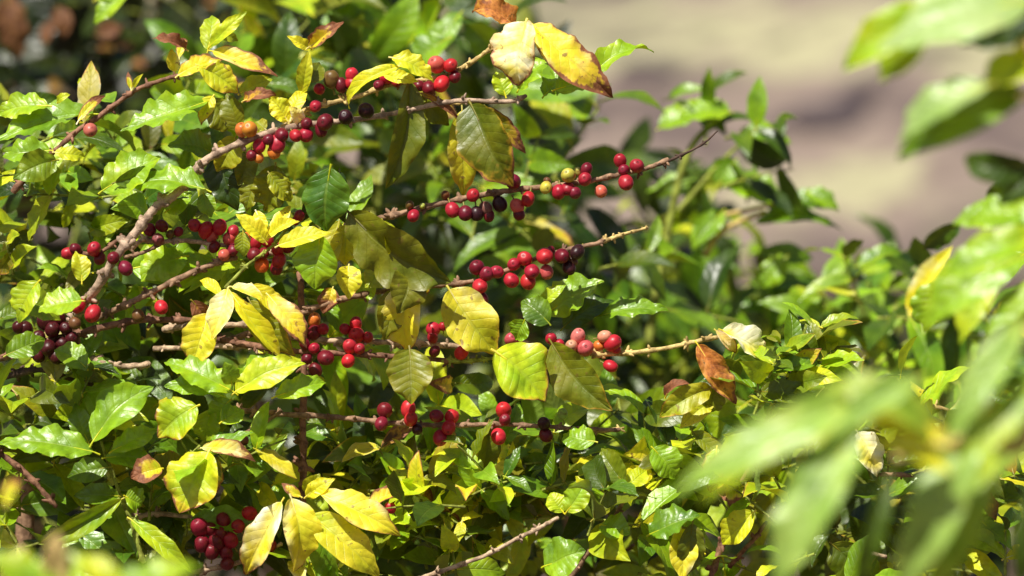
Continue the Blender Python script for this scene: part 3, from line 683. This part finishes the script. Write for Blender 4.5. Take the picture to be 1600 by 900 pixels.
# left middle
hl('A', 160, 298, 252, 246, 62, 0.28, 0.05, roll=28, curl=0.7, wav=0.08, d=-0.02); hl('A', 180, 285, 255, 272, 34, 0.25, tone=0.55, roll=-5, d=-0.03)
hl('A', 322, 296, 196, 296, 36, 0.16, roll=50, curl=0.6, wav=0.10, d=-0.04, label='glossy green leaf crossing the thick branch'); hl('A', 318, 302, 330, 340, 30, .25, tone=.8, roll=10, d=-.02)
hl('A', 332, 238, 262, 228, 44, 0.25, roll=30, tone=0.6, d=0.01); hl('A', 345, 232, 372, 330, 58, 0.06, tone=0.35, roll=-12, d=0.02)
hl('A', 368, 214, 338, 268, 46, 0.80, 0.08, tone=0.62, roll=-4, d=-0.005, label='olive yellow leaf behind the thick branch'); hl('A', 385, 240, 372, 290, 40, 0.6, tone=.5, roll=-10, d=.01)
hl('J', 430, 258, 415, 330, 60, 0.5, 0.02, tone=0.55, roll=0, wav=0.14, freq=5, d=-0.02); hl('J', 420, 270, 455, 315, 34, 0.6, tone=0.6, wav=.1, d=-0.03); hl('J', 405, 275, 385, 330, 34, .5, tone=.55, wav=.1, d=-.01)
hl('K', 415, 378, 368, 334, 32, 0.82, roll=22, d=-0.04, wav=.08); hl('K', 420, 372, 454, 322, 26, 1.08, roll=12, d=-0.03); hl('K', 435, 384, 518, 364, 28, 0.66, roll=32, d=-0.05, curl=0.4); hl('K', 420, 368, 468, 346, 22, 0.9, roll=28, d=-0.04)
hl('K', 400, 330, 415, 368, 20, .8, roll=10, d=-.03); hl('J', 380, 362, 382, 402, 26, 0.5, tone=0.6, roll=-5, d=-0.04)
hl('L', 128, 440, 118, 392, 30, 0.62, tone=0.85, roll=10, d=-0.02)
hl('I', 205, 420, 330, 410, 70, 0.2, roll=20, d=0.05, wav=.07); hl('I', 290, 400, 220, 440, 60, 0.3, roll=30, d=0.05, wav=.07); hl('I', 260, 330, 300, 300, 40, .25, d=.05)
# yellow bunch in the middle left
hl('K', 356, 452, 330, 532, 44, 1.02, 0.04, roll=20, curl=0.5, fold=0.15, d=-0.05, label='sunlit yellow leaf hanging from a green twig')
hl('K', 325, 490, 298, 578, 62, 0.92, 0.17, roll=12, curl=0.5, fold=0.2, d=-0.035, wav=.06, label='yellow leaf with a brown margin'); hl('K', 300, 470, 330, 505, 34, .9, .6, .5, tone=.4, roll=-5, d=-.03)
hl('K', 360, 456, 442, 562, 36, 0.90, 0.05, roll=26, curl=0.6, fold=0.5, d=-0.05, sick=-0.4); hl('K', 390, 470, 462, 556, 48, 0.62, 0.15, tone=0.55, roll=-6, d=-0.03)
hl('K', 420, 462, 480, 545, 44, 1.0, 0.25, roll=26, curl=0.6, fold=0.2, d=-0.05, label='yellow leaf with pink brown tip'); hl('K', 362, 448, 412, 468, 20, 1.05, roll=38, d=-0.05); hl('K', 345, 462, 312, 438, 18, .8, d=-.03, roll=20)
hl('K', 395, 445, 445, 490, 30, .8, roll=25, d=-.04)
# centre
hl('C', 516, 262, 510, 362, 74, 0.03, 0.0, roll=14, curl=0.6, fold=-0.35, d=-0.05, wav=.03, tone=.9, label='glossy deep green leaf'); hl('C', 530, 268, 540, 350, 40, 0.0, tone=0.3, roll=-20, d=-0.02); hl('C', 500, 285, 470, 345, 30, 0.05, tone=.35, roll=-15, d=-0.01)
hl('C', 500, 366, 492, 452, 68, 0.20, 0.06, roll=24, curl=0.4, fold=0.15, d=-0.05, wav=.03, label='bright glossy leaf hanging with a yellow tip')
hl('C', 545, 332, 705, 442, 90, 0.60, 0.0, tone=0.40, roll=-24, curl=0.45, fold=0.35, d=-0.04, wav=.10, twist=0.1, sick=-0.3, label='large olive leaf darkened for shade')
hl('C', 598, 345, 616, 405, 26, 0.55, roll=30, d=-0.055, tone=.9); hl('C', 545, 350, 540, 415, 44, 0.8, .08, roll=5, d=-0.01, tone=.8); hl('C', 530, 345, 500, 440, 40, .7, tone=.6, d=0.0)
hl('D', 545, 415, 545, 468, 44, 0.85, 0.1, roll=15, d=-0.02); hl('D', 520, 450, 505, 490, 36, 0.9, 0.35, roll=10, d=0.0); hl('D', 580, 430, 560, 470, 50, .3, roll=20, d=0.0); hl('D', 615, 415, 570, 450, 50, .5, roll=20, tone=.7, d=.0)
hl('D', 640, 438, 640, 552, 74, 1.02, 0.12, roll=12, curl=0.8, fold=0.15, d=-0.02, wav=.07, label='yellow leaf scorched at its tip in the centre'); hl('D', 612, 452, 600, 532, 46, 0.68, tone=0.5, roll=-8, d=-0.01); hl('D', 650, 418, 660, 470, 30, 1.0, .2, roll=15, d=-.01)
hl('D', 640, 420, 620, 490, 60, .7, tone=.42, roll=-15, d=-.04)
hl('D', 702, 452, 776, 555, 88, 0.92, 0.10, tone=0.72, roll=8, curl=0.7, fold=0.15, d=-0.015, wav=.05, label='pale olive yellow leaf behind two dark cherries')
hl('E', 640, 545, 642, 632, 72, 0.68, 0.0, tone=0.5, roll=-8, curl=0.5, d=-0.03, label='olive leaf hanging from the middle branch')
hl('E2', 773, 549, 852, 627, 86, 0.34, 0.15, tone=1.15, roll=34, curl=0.4, fold=0.1, twist=0.05, d=-0.05, wav=.03, label='bright green leaf with yellow and brown edge')
hl('F', 862, 536, 957, 642, 68, 0.60, 0.10, tone=0.46, roll=-20, curl=0.2, twist=0.1, fold=0.25, d=-0.02, label='shade-darkened olive leaf beside the bright green leaf')
hl('F', 1090, 538, 1150, 632, 50, 0.9, 0.3, 1.0, roll=10, curl=0.5, fold=0.35, wav=.12, d=-0.02, label='dry rust brown hanging leaf')
hl('F', 1128, 516, 1196, 560, 46, 1.4, 0.08, roll=35, curl=0.6, fold=0.2, d=-0.02, wav=.09, label='bleached cream leaf at the branch end'); hl('F', 1118, 516, 1150, 552, 24, 1.3, 0.2, 0.4, roll=15, d=-0.01)
hl('F', 1112, 606, 1030, 652, 42, 0.70, 0.12, tone=0.62, roll=0, curl=1.2, fold=0.4, d=-0.02, wav=.1, label='curled olive yellow leaf'); hl('F', 1040, 620, 1078, 600, 18, .9, .6, .8, roll=40, curl=1.6, d=-.02)
hl('F', 1115, 625, 1062, 670, 36, 0.9, tone=.8, roll=8, d=0.0); hl('F', 1120, 600, 1100, 645, 40, .6, tone=.5, roll=-10, d=-.01)
hl('F', 855, 490, 944, 440, 54, 0.24, roll=38, curl=0.5, wav=0.10, d=0.03, label='glossy green leaf curling below the right cherries'); hl('F', 858, 505, 815, 470, 46, 0.15, tone=0.65, roll=5, d=-0.02); hl('F', 845, 475, 885, 445, 22, .3, roll=20, d=.0)
hl('F', 880, 512, 960, 470, 44, 0.08, tone=0.55, roll=30, d=0.04); hl('F', 930, 495, 1045, 486, 30, 0.14, roll=45, wav=.1, d=0.04); hl('F', 820, 500, 805, 530, 36, .2, d=-.01)
# leaves added over the cherries at the left edge to shade them
hl('M', 20, 470, 95, 500, 44, 0.3, tone=0.6, roll=40, d=-0.07, wav=.07); hl('M', 128, 470, 60, 488, 40, 0.3, roll=45, d=-0.09); hl('M', 10, 555, 70, 530, 42, 0.2, tone=.7, roll=20, d=-0.05); hl('M', 135, 575, 85, 548, 40, .25, roll=30, d=-.05, tone=.8); hl('M', 60, 440, 30, 505, 44, .35, roll=30, d=-.08)
# lower left
hl('AE', 145, 690, 240, 604, 62, 0.20, roll=28, curl=0.7, fold=0.25, wav=.06, d=-0.06, label='broad green leaf at lower left'); hl('AE', 146, 706, -4, 694, 44, 0.18, roll=40, curl=0.6, wav=.10, freq=5, d=-0.06, label='long wavy green leaf pointing left')
hl('AE', 138, 690, 118, 630, 36, 0.16, tone=0.7, roll=5, d=-0.04); hl('AE', 175, 705, 245, 672, 34, 0.3, roll=25, d=-0.05, wav=.08); hl('AE', 165, 715, 245, 725, 40, .2, roll=35, d=-.04); hl('AE', 170, 730, 105, 745, 40, .15, tone=.6, d=-.03); hl('AE', 190, 780, 60, 850, 44, .3, tone=.7, roll=-5, fold=.6, d=-.04)
hl('AE', 195, 775, 222, 790, 40, .2, roll=30, d=-.04); hl('AE', 205, 812, 300, 895, 30, .35, roll=20, fold=.5, d=-.04); hl('AE', 185, 775, 115, 775, 36, .15, tone=.6, roll=20, d=-.03)
hl('AF', 308, 634, 247, 684, 66, 0.40, 0.16, roll=22, curl=0.4, fold=0.1, d=-0.06, wav=.06, label='yellow green leaf with orange edge'); hl('AF', 330, 640, 320, 690, 44, 0.35, tone=0.7, roll=0, d=-0.04)
hl('AF', 326, 706, 280, 802, 84, 0.56, 0.16, roll=22, curl=0.5, fold=0.2, d=-0.07, wav=.05, label='large yellow green leaf with brown margin'); hl('AF', 330, 712, 322, 785, 46, 0.6, .22, tone=0.45, roll=-15, d=-0.05); hl('AF', 252, 732, 205, 748, 44, 0.74, 0.34, roll=28, d=-0.05, curl=0.9, label='small orange yellow leaf with brown tip')
hl('AF', 315, 700, 400, 722, 26, 1.15, 0.28, roll=35, curl=1.0, d=-0.06, label='cream leaf curling to a brown tip'); hl('AF', 345, 660, 380, 640, 34, .3, roll=20, d=-.05)
hl('X', 365, 612, 256, 566, 42, 0.24, roll=38, curl=0.6, wav=.10, freq=4.5, d=-0.06); hl('X', 368, 612, 478, 568, 46, 0.46, roll=32, curl=0.7, wav=.08, d=-0.06); hl('X', 350, 620, 256, 604, 36, 0.18, roll=40, d=-0.04, wav=.09); hl('X', 362, 600, 350, 565, 30, 0.25, tone=.7, d=-.06); hl('X', 430, 620, 510, 598, 32, 0.26, roll=36, d=-0.06, wav=.08)
hl('X', 372, 605, 440, 560, 40, .2, roll=30, wav=.09, d=-.04); hl('X', 360, 625, 330, 655, 34, .2, tone=.7, d=-.05)
# yellow bunch at the bottom
hl('H', 440, 784, 384, 898, 56, 1.12, 0.15, roll=20, curl=0.8, fold=0.25, d=-0.06, wav=.07, label='pale yellow leaf hanging at the bottom, brown at the tip'); hl('H', 455, 778, 458, 895, 64, 1.0, 0.10, roll=26, curl=0.9, fold=0.1, d=-0.07, wav=.05, label='bright yellow leaf hanging at the bottom')
hl('H', 500, 772, 626, 838, 52, 0.98, 0.15, roll=32, curl=0.8, fold=0.2, d=-0.06, wav=.07, label='yellow leaf reaching right at the bottom'); hl('H', 485, 805, 592, 902, 58, 0.78, 0.0, tone=0.85, roll=22, curl=1.0, fold=0.25, d=-0.06); hl('H', 478, 776, 524, 748, 26, 0.78, roll=15, d=-0.05); hl('H', 470, 776, 440, 755, 18, 0.9, 0.3, roll=15, d=-0.05)
hl('H', 485, 822, 540, 905, 72, 0.14, roll=22, d=-0.03, wav=.04); hl('H', 480, 770, 500, 740, 30, .6, tone=.7, roll=0, d=-.04)
hl('H', 570, 800, 640, 770, 24, 0.95, .3, roll=40, curl=1.2, d=-.02)
# lower right
hl('Z', 1064, 826, 1066, 908, 50, 0.95, 0.0, roll=10, curl=0.5, fold=0.2, d=-0.04, label='bright yellow leaf at the bottom edge'); hl('Z', 1082, 818, 1072, 900, 44, 0.5, tone=0.42, roll=-18, d=-0.05); hl('Z', 1015, 835, 1095, 806, 40, 0.08, roll=45, d=-0.04, wav=.09); hl('Z', 1160, 760, 1120, 770, 44, .5, .3, roll=10, d=-.03)
hl('Z', 1178, 800, 1128, 850, 44, 0.62, roll=26, d=-0.04); hl('Z', 1120, 700, 1108, 768, 36, .4, .25, roll=10, d=-.03); hl('Z', 1150, 700, 1110, 770, 40, .35, .2, roll=22, d=-.04)
hl('AB', 885, 800, 918, 750, 40, 0.35, 0.05, roll=15, d=-0.04, wav=.08); hl('AB', 880, 800, 860, 770, 34, 0.35, roll=15, d=-0.03); hl('AB', 940, 820, 985, 835, 40, 0.22, roll=30, d=-0.03); hl('AB', 850, 885, 915, 860, 60, 0.15, roll=30, d=-0.04); hl('AB', 1020, 700, 1055, 748, 50, .2, roll=18, d=-.03)
hl('AB', 980, 760, 1010, 735, 30, .5, roll=20, d=-.03); hl('AB', 975, 755, 940, 700, 44, .35, tone=.55, roll=-5, d=-.03); hl('AB', 930, 690, 880, 680, 40, .2, roll=25, d=-.02, wav=.08)
hl('AA', 1415, 625, 1450, 670, 50, 0.25, roll=25, d=0.0, wav=.06); hl('AA', 1360, 605, 1400, 640, 30, 0.3, roll=25, d=0.0)
hl('AC', 1340, 675, 1370, 745, 50, 1.3, 0.05, roll=15, d=0.0, wav=.08, label='pale cream leaf between the blurred leaves'); hl('AD', 1300, 850, 1360, 905, 60, .4, tone=.4, roll=-20, d=0.0)
# shiny cluster right of the rust leaf
rg = random.Random(91); ml, mt = MB(), MB()
for (x, y, a) in ((1200, 590, 1.2), (1235, 570, 2.0), (1215, 560, 0.5), (1250, 590, 0.7), (1185, 620, 1.6), (1275, 580, 0.9), (1160, 600, 2.4), (1225, 610, 1.2), (1270, 545, 1.2)):
    shoot(ml, mt, x, y, rg.uniform(-0.03, 0.03), a, 46, 84, rg, (0.25, 0.03, 0.0), pairs=3, upness=0.55, wav=0.10)
# shoots through the lower half and the left of the bush
P_low = [(0, 610), (300, 600), (520, 690), (700, 700), (900, 640), (1080, 650), (1200, 640), (1420, 640), (1620, 700), (1620, 930), (0, 930)]
P_left = [(-20, 150), (60, 160), (180, 230), (330, 200), (470, 290), (470, 560), (400, 640), (-20, 640)]
P_front = [(0, 620), (300, 620), (400, 720), (520, 790), (700, 765), (900, 755), (1000, 700), (1080, 650), (1200, 640), (1420, 640), (1620, 700), (1620, 930), (0, 930)]
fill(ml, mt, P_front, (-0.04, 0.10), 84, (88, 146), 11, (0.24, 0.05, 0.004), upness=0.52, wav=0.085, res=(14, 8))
fill(ml, mt, P_low, (0.12, 0.45), 110, (90, 150), 12, (0.30, 0.06, 0.003), upness=0.5, tone=(0.3, 1.0))  # deep leaves coloured darker, painting the bush's inner shade
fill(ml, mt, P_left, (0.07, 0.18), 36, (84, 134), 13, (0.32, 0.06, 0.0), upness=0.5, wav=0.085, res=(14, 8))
fill(ml, mt, P_left, (0.16, 0.45), 70, (86, 136), 14, (0.25, 0.03, 0.0), upness=0.5, tone=(0.35, 0.9))  # inner shade painted into these leaf tones too
fill(ml, mt, [(560, 770), (720, 725), (900, 720), (900, 780), (700, 840), (560, 860)], (0.0, 0.10), 20, (70, 105), 15, (0.5, 0.22, 0.04), upness=0.6, wav=.1)
fill(ml, mt, [(470, 740), (640, 690), (900, 690), (980, 740), (900, 810), (600, 830)], (0.06, 0.20), 34, (84, 125), 16, (0.36, 0.06, 0.01), upness=0.5, tone=(0.95, 1.2))
fol = ml.build('foliage', M_LEAF, bush, origin=P(700, 800, 0.1)); fol['kind'] = 'stuff'
tw = mt.build('twigs', M_BARK, bush, attr='zone', origin=P(700, 800, 0.1)); tw.color = (*GREEN, 1); tw['kind'] = 'stuff'


# ================================================================== BUSHES BEHIND
def back_bush(name, label, base, fills, stems, leaves=(), twigcol=GREEN):
    t = thing(name, label, 'coffee bush', base); ml, mt = MB(), MB()
    for a, kw in fills: fill(ml, mt, *a, **kw)
    f = ml.build('foliage', M_LEAF, t, origin=np.asarray(base) + np.array([0, 0, 1.0])); f['kind'] = 'stuff'
    w = mt.build('twigs', M_BARK, t, attr='zone', origin=np.asarray(base) + np.array([0, 0, 1.0])); w.color = (*twigcol, 1); w['kind'] = 'stuff'
    for pts, r, c in stems:
        mb = MB(); path = catmull(pts, 8); tube(mb, path, np.linspace(r, r * 0.6, len(path)), 9)
        o = mb.build('stem', M_BARK, t, attr='zone', origin=path[0]); o.color = (*c, 1)
    for l in leaves: hl(None, *l[0], parent=t, **l[1])
    return t


g = lambda x, y: np.array([x, y, 0.0])
# a bush right behind the berries
P_bt = [(470, -40), (670, -40), (690, 150), (560, 190), (450, 120)]
P_b1 = [(-40, 400), (150, 340), (330, 240), (410, 60), (440, -40), (690, -40), (750, 80), (850, 230), (980, 290), (1060, 350), (1120, 440), (1200, 930), (-40, 930)]
P_b1c = [(430, -40), (690, -40), (760, 120), (900, 270), (1030, 370), (1100, 640), (300, 700), (300, 260)]
back_bush('coffee_bush', 'blurred shady green coffee bush just behind the cherry branches', g(-0.05, 1.2),
          [((P_bt, (0.7, 1.0), 12, (150, 200), 23, (0.25, 0.02, 0.0)), dict(upness=0.35, tone=(0.9, 1.2), wr=(0.3, 0.42))),
           ((P_b1c, (0.5, 1.0), 58, (120, 180), 21, (0.12, 0.015, 0.0)), dict(upness=0.5, tone=(0.4, 1.0), gmax=0.24, wr=(0.28, 0.4))),
           (([(1000, 240), (1055, 200), (1130, 205), (1180, 270), (1090, 310)], (0.8, 1.0), 5, (90, 120), 24, (0.1, 0.0, 0.0)), dict(upness=0.6, tone=(0.7, 1.1), gmax=0.24, wr=(0.28, 0.4))),
           ((P_b1, (1.0, 1.7), 150, (120, 180), 22, (0.06, 0.0, 0.0)), dict(upness=0.5, tone=(0.12, 0.6), gmax=0.2, wr=(0.28, 0.4)))],  # shade of the deeper layer painted into its low tones
          [([P(590, 900, .9), P(595, 600, .9), P(590, 300, .9), P(600, 120, .9)], 0.006, GREEN), ([g(-0.1, 1.3), P(560, 880, 1.2), P(520, 500, 1.2)], 0.012, BROWN),
           ([P(1010, 560, .9), P(1040, 380, .9), P(1075, 240, .9), P(1130, 178, .9)], 0.005, GREEN), ([P(1060, 330, .9), P(1120, 260, .9), P(1165, 218, .9)], 0.003, GREEN), ([g(0.1, 1.3), P(900, 880, 1.0), P(820, 500, 1.0), P(800, 250, 1.0)], 0.01, BROWN)],
          [((1140, 175, 1060, 180, 40), dict(yel=0.22, roll=45, d=0.9)), ((1150, 215, 1238, 226, 34), dict(yel=0.2, roll=50, d=0.9)), ((1030, 200, 1100, 180, 36), dict(yel=0.2, roll=45, d=0.9)),
           ((700, 60, 640, 120, 50), dict(yel=0.15, roll=30, d=0.6)), ((150, 0, 215, -20, 40), dict(yel=0.2, roll=30, d=0.6)), ((205, -15, 148, 38, 34), dict(yel=0.25, roll=30, d=0.6)), ((500, 40, 600, 60, 60), dict(yel=0.15, roll=40, d=.8)), ((720, 20, 660, 90, 40), dict(yel=0.12, roll=20, d=.7))])
# a bush further back, upper left, its shade painted into the leaf tones
P_b2d = [(-80, -80), (460, -80), (420, 160), (240, 300), (-80, 340)]
P_b2 = [(430, -60), (670, -60), (740, 90), (880, 250), (980, 380), (1200, 580), (1640, 600), (1640, 930), (-60, 930), (-60, 330), (240, 290), (420, 150)]
back_bush('coffee_bush', 'coffee bush painted dark for deep shade behind the upper left branches', g(-0.4, 3.0),
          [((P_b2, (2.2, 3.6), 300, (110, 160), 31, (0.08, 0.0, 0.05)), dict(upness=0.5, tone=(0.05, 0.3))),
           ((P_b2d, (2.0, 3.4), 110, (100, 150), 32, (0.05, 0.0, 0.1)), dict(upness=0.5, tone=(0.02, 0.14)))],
          [([g(-0.6, 3.0), P(30, 500, 2.8), P(20, 0, 2.8), P(10, -200, 2.8)], 0.022, BROWN), ([g(-0.3, 3.2), P(400, 500, 3), P(350, 0, 3)], 0.014, BROWN)],
          [((10, -10, 30, 95, 50), dict(yel=0.8, dry=1.0, tone=.32, roll=10, d=1.6)), ((90, 10, 100, 60, 34), dict(yel=0.8, dry=1.0, tone=.32, roll=10, d=1.6)), ((150, 55, 190, 40, 30), dict(yel=.8, dry=1, tone=.32, roll=20, d=1.6)), ((70, 70, 85, 30, 22), dict(yel=.8, dry=1, tone=.32, roll=20, d=1.6))])
# sunlit bush to the right
P_r1 = [(1000, 430), (1080, 310), (1150, 400), (1210, 470), (1330, 480), (1420, 470), (1500, 450), (1640, 400), (1640, 700), (960, 700)]
P_r2 = [(1120, 500), (1300, 490), (1640, 470), (1640, 760), (1040, 740)]
back_bush('coffee_bush', 'pale sunlit coffee bush in soft focus below the bare hillside at right', g(0.30, 1.0),
          [((P_r1, (1.1, 2.0), 58, (120, 170), 41, (0.12, 0.03, 0.0)), dict(upness=0.62, gmax=0.28, tone=(0.8, 1.2), droop=0.5, wr=(0.28, 0.4))),
           ((P_r2, (0.6, 1.2), 60, (100, 150), 42, (0.15, 0.03, 0.0)), dict(upness=0.6, gmax=0.30, tone=(0.75, 1.2), droop=0.45, wr=(0.3, 0.42)))],
          [([g(0.25, 1.1), P(1180, 800, 1.0), P(1140, 420, 1.0)], 0.008, GREEN), ([P(1100, 400, .9), P(1130, 360, .9), P(1195, 330, .9)], 0.004, STRAW), ([P(1090, 345, .9), P(1160, 330, .9), P(1240, 310, .9)], 0.003, STRAW),
           ([g(0.4, 0.8), P(1480, 800, .8), P(1400, 480, .8)], 0.008, GREEN)],
          [((1110, 300, 1010, 300, 40), dict(yel=0.2, roll=40, d=1.0)), ((1200, 330, 1312, 328, 26), dict(yel=0.08, roll=50, d=0.9, curl=1.0)), ((1180, 348, 1318, 362, 24), dict(yel=0.08, roll=50, d=0.9, curl=1.0)), ((1140, 290, 1230, 320, 40), dict(yel=0.2, roll=45, d=0.9)),
           ((1130, 330, 1080, 390, 40), dict(yel=0.15, roll=20, d=0.9)), ((1340, 415, 1415, 400, 30), dict(yel=.12, roll=40, d=.8)), ((1230, 400, 1190, 450, 40), dict(yel=.2, roll=30, d=.9)), ((1260, 300, 1310, 330, 28), dict(yel=.2, roll=40, d=.9)), ((1150, 250, 1120, 300, 44), dict(yel=.15, roll=20, d=.9)),
           ((1560, 400, 1450, 490, 44), dict(yel=0.25, roll=40, d=-0.6, curl=1.2)), ((1600, 340, 1488, 350, 44), dict(yel=0.2, roll=45, d=-0.7)), ((1500, 350, 1440, 390, 32), dict(yel=0.05, roll=-20, tone=.6, d=-0.5)), ((1610, 390, 1550, 450, 40), dict(yel=.2, roll=30, d=-.1)), ((1590, 270, 1545, 330, 44), dict(yel=0.05, roll=-20, d=-.5, tone=.7)), ((1600, 330, 1560, 300, 34), dict(yel=0.15, roll=20, d=-.5)),
           ((1470, 440, 1445, 520, 50), dict(yel=.25, roll=30, d=-.4)), ((1620, 365, 1465, 440, 56), dict(yel=.28, roll=34, d=-.85, curl=1.0)), ((1600, 400, 1440, 520, 62), dict(yel=.22, roll=32, d=-.8, curl=1.1)), ((1640, 440, 1540, 560, 60), dict(yel=.26, roll=30, d=-.8)),
           ((1560, 430, 1500, 540, 46), dict(yel=.35, roll=28, d=-.7)), ((1620, 330, 1510, 345, 48), dict(yel=.2, roll=40, d=-.8)), ((1650, 300, 1580, 370, 50), dict(yel=.2, roll=30, d=-.8))])


# ================================================================== NEAR LEAVES, out of focus
def near(name, label, base, leaves, stems):
    t = thing(name, label, 'coffee plant', base)
    for pts, r0, r1, c in stems:
        mb = MB(); path = catmull(pts, 8); tube(mb, path, np.linspace(r0, r1, len(path)), 9)
        o = mb.build('stem', M_BARK, t, attr='zone', origin=path[0]); o.color = (*c, 1)
    for l in leaves: hl(None, *l[0], parent=t, **l[1])


N = -1.4
near('coffee_shoot', 'large very blurred pale green leaves hanging close by at the lower right', np.array([0.42, -1.5, 0.0]),
     [((1370, 615, 1048, 780, 63), dict(yel=0.24, dry=-0.21, tone=1.0, roll=30, curl=0.8, fold=0.3, d=N, wav=.05)), ((1400, 640, 1090, 790, 47), dict(yel=0.36, roll=16, tone=0.85, curl=0.8, fold=0.2, d=N + .03, wav=.05)), ((1470, 690, 1280, 610, 57), dict(yel=0.36, dry=-0.09, tone=0.8, roll=30, curl=1.2, d=N, wav=.05)), ((1440, 590, 1300, 690, 43), dict(yel=.20, dry=-0.20, tone=1.0, roll=35, curl=0.6, d=N - .05)),  # negative dry values paint sheen on these near leaves
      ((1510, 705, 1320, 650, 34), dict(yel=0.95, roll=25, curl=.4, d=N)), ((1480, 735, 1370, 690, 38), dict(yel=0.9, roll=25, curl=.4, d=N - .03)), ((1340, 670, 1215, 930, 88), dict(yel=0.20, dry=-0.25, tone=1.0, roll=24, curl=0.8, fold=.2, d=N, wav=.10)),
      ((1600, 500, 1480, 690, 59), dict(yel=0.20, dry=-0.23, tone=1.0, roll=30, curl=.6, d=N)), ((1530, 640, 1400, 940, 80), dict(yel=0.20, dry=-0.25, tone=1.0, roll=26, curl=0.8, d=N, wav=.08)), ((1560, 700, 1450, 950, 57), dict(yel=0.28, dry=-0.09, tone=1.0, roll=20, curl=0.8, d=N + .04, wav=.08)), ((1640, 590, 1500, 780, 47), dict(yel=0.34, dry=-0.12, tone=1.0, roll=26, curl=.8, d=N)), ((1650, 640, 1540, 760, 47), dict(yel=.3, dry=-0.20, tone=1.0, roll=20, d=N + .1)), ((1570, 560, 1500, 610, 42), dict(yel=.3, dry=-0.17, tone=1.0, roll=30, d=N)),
      ((1610, 760, 1590, 930, 38), dict(yel=.1, tone=.5, roll=-10, d=N + .1)), ((1390, 740, 1330, 930, 38), dict(yel=.1, tone=.5, roll=-10, d=N + .15))],
     [([np.array([0.36, -1.5, 0.3]), P(1700, 800, N), P(1580, 700, N), P(1500, 690, N), P(1400, 715, N)], 0.006, 0.004, STRAW), ([P(1700, 560, N), P(1600, 520, N), P(1540, 640, N), P(1520, 700, N)], 0.004, 0.003, STRAW)])
N2 = -1.2
near('coffee_shoot', 'blurred glossy leaves reaching in at the top right corner against the hillside', np.array([0.62, -1.2, 0.0]),
     [((1610, 0, 1370, 84, 92), dict(yel=0.24, dry=-.55, roll=42, curl=0.9, fold=.15, d=N2, wav=.05)), ((1460, 10, 1318, 112, 64), dict(yel=.34, tone=1.1, roll=20, d=N2 + .03)), ((1450, 40, 1375, 128, 56), dict(yel=.36, roll=10, tone=1.0, d=N2 + .05)), ((1600, 142, 1402, 250, 74), dict(yel=0.14, tone=1.0, roll=8, curl=.9, fold=.35, d=N2 + .02, wav=.04)), ((1545, 132, 1404, 225, 50), dict(yel=.22, dry=-.5, roll=40, curl=0.8, d=N2 - .02)),  # pale sheen painted by negative dry here as well
      ((1650, 110, 1525, 146, 56), dict(yel=0.5, roll=45, d=N2)), ((1606, 262, 1508, 246, 50), dict(yel=0.08, tone=.5, roll=-10, curl=1.6, d=N2 + .2)), ((1640, 50, 1580, 120, 44), dict(yel=.85, roll=20, d=N2)), ((1640, 20, 1500, 70, 60), dict(yel=.05, tone=.4, roll=-10, d=N2 + .1)), ((1640, 250, 1560, 320, 50), dict(yel=.06, tone=.5, roll=-10, d=N2 + .3))],
     [([np.array([0.62, -1.2, 0.3]), P(1720, 400, N2), P(1690, 200, N2), P(1600, 60, N2)], 0.006, 0.003, STRAW), ([P(1700, 200, N2), P(1640, 160, N2), P(1590, 150, N2)], 0.003, 0.002, STRAW)])
N3 = -1.3
near('coffee_shoot', 'bright green blurred leaves along the bottom left edge', np.array([-0.30, -1.3, 0.0]),
     [((60, 930, -20, 872, 56), dict(yel=0.3, roll=40, d=N3)), ((60, 930, 150, 872, 48), dict(yel=0.35, roll=40, d=N3)), ((120, 940, 40, 888, 48), dict(yel=.25, roll=45, d=N3)), ((190, 930, 130, 866, 40), dict(yel=0.55, roll=30, d=N3)), ((200, 930, 310, 888, 44), dict(yel=.25, roll=45, d=N3)), ((190, 940, 240, 888, 48), dict(yel=.3, roll=35, d=N3)), ((10, 790, 30, 745, 30), dict(yel=.9, burn=.3, roll=20, d=N3 + .3))],
     [([np.array([-0.3, -1.3, 0.3]), P(100, 1000, N3), P(60, 930, N3)], 0.005, 0.003, STRAW), ([P(100, 1000, N3), P(160, 970, N3), P(195, 930, N3)], 0.003, 0.002, STRAW)])
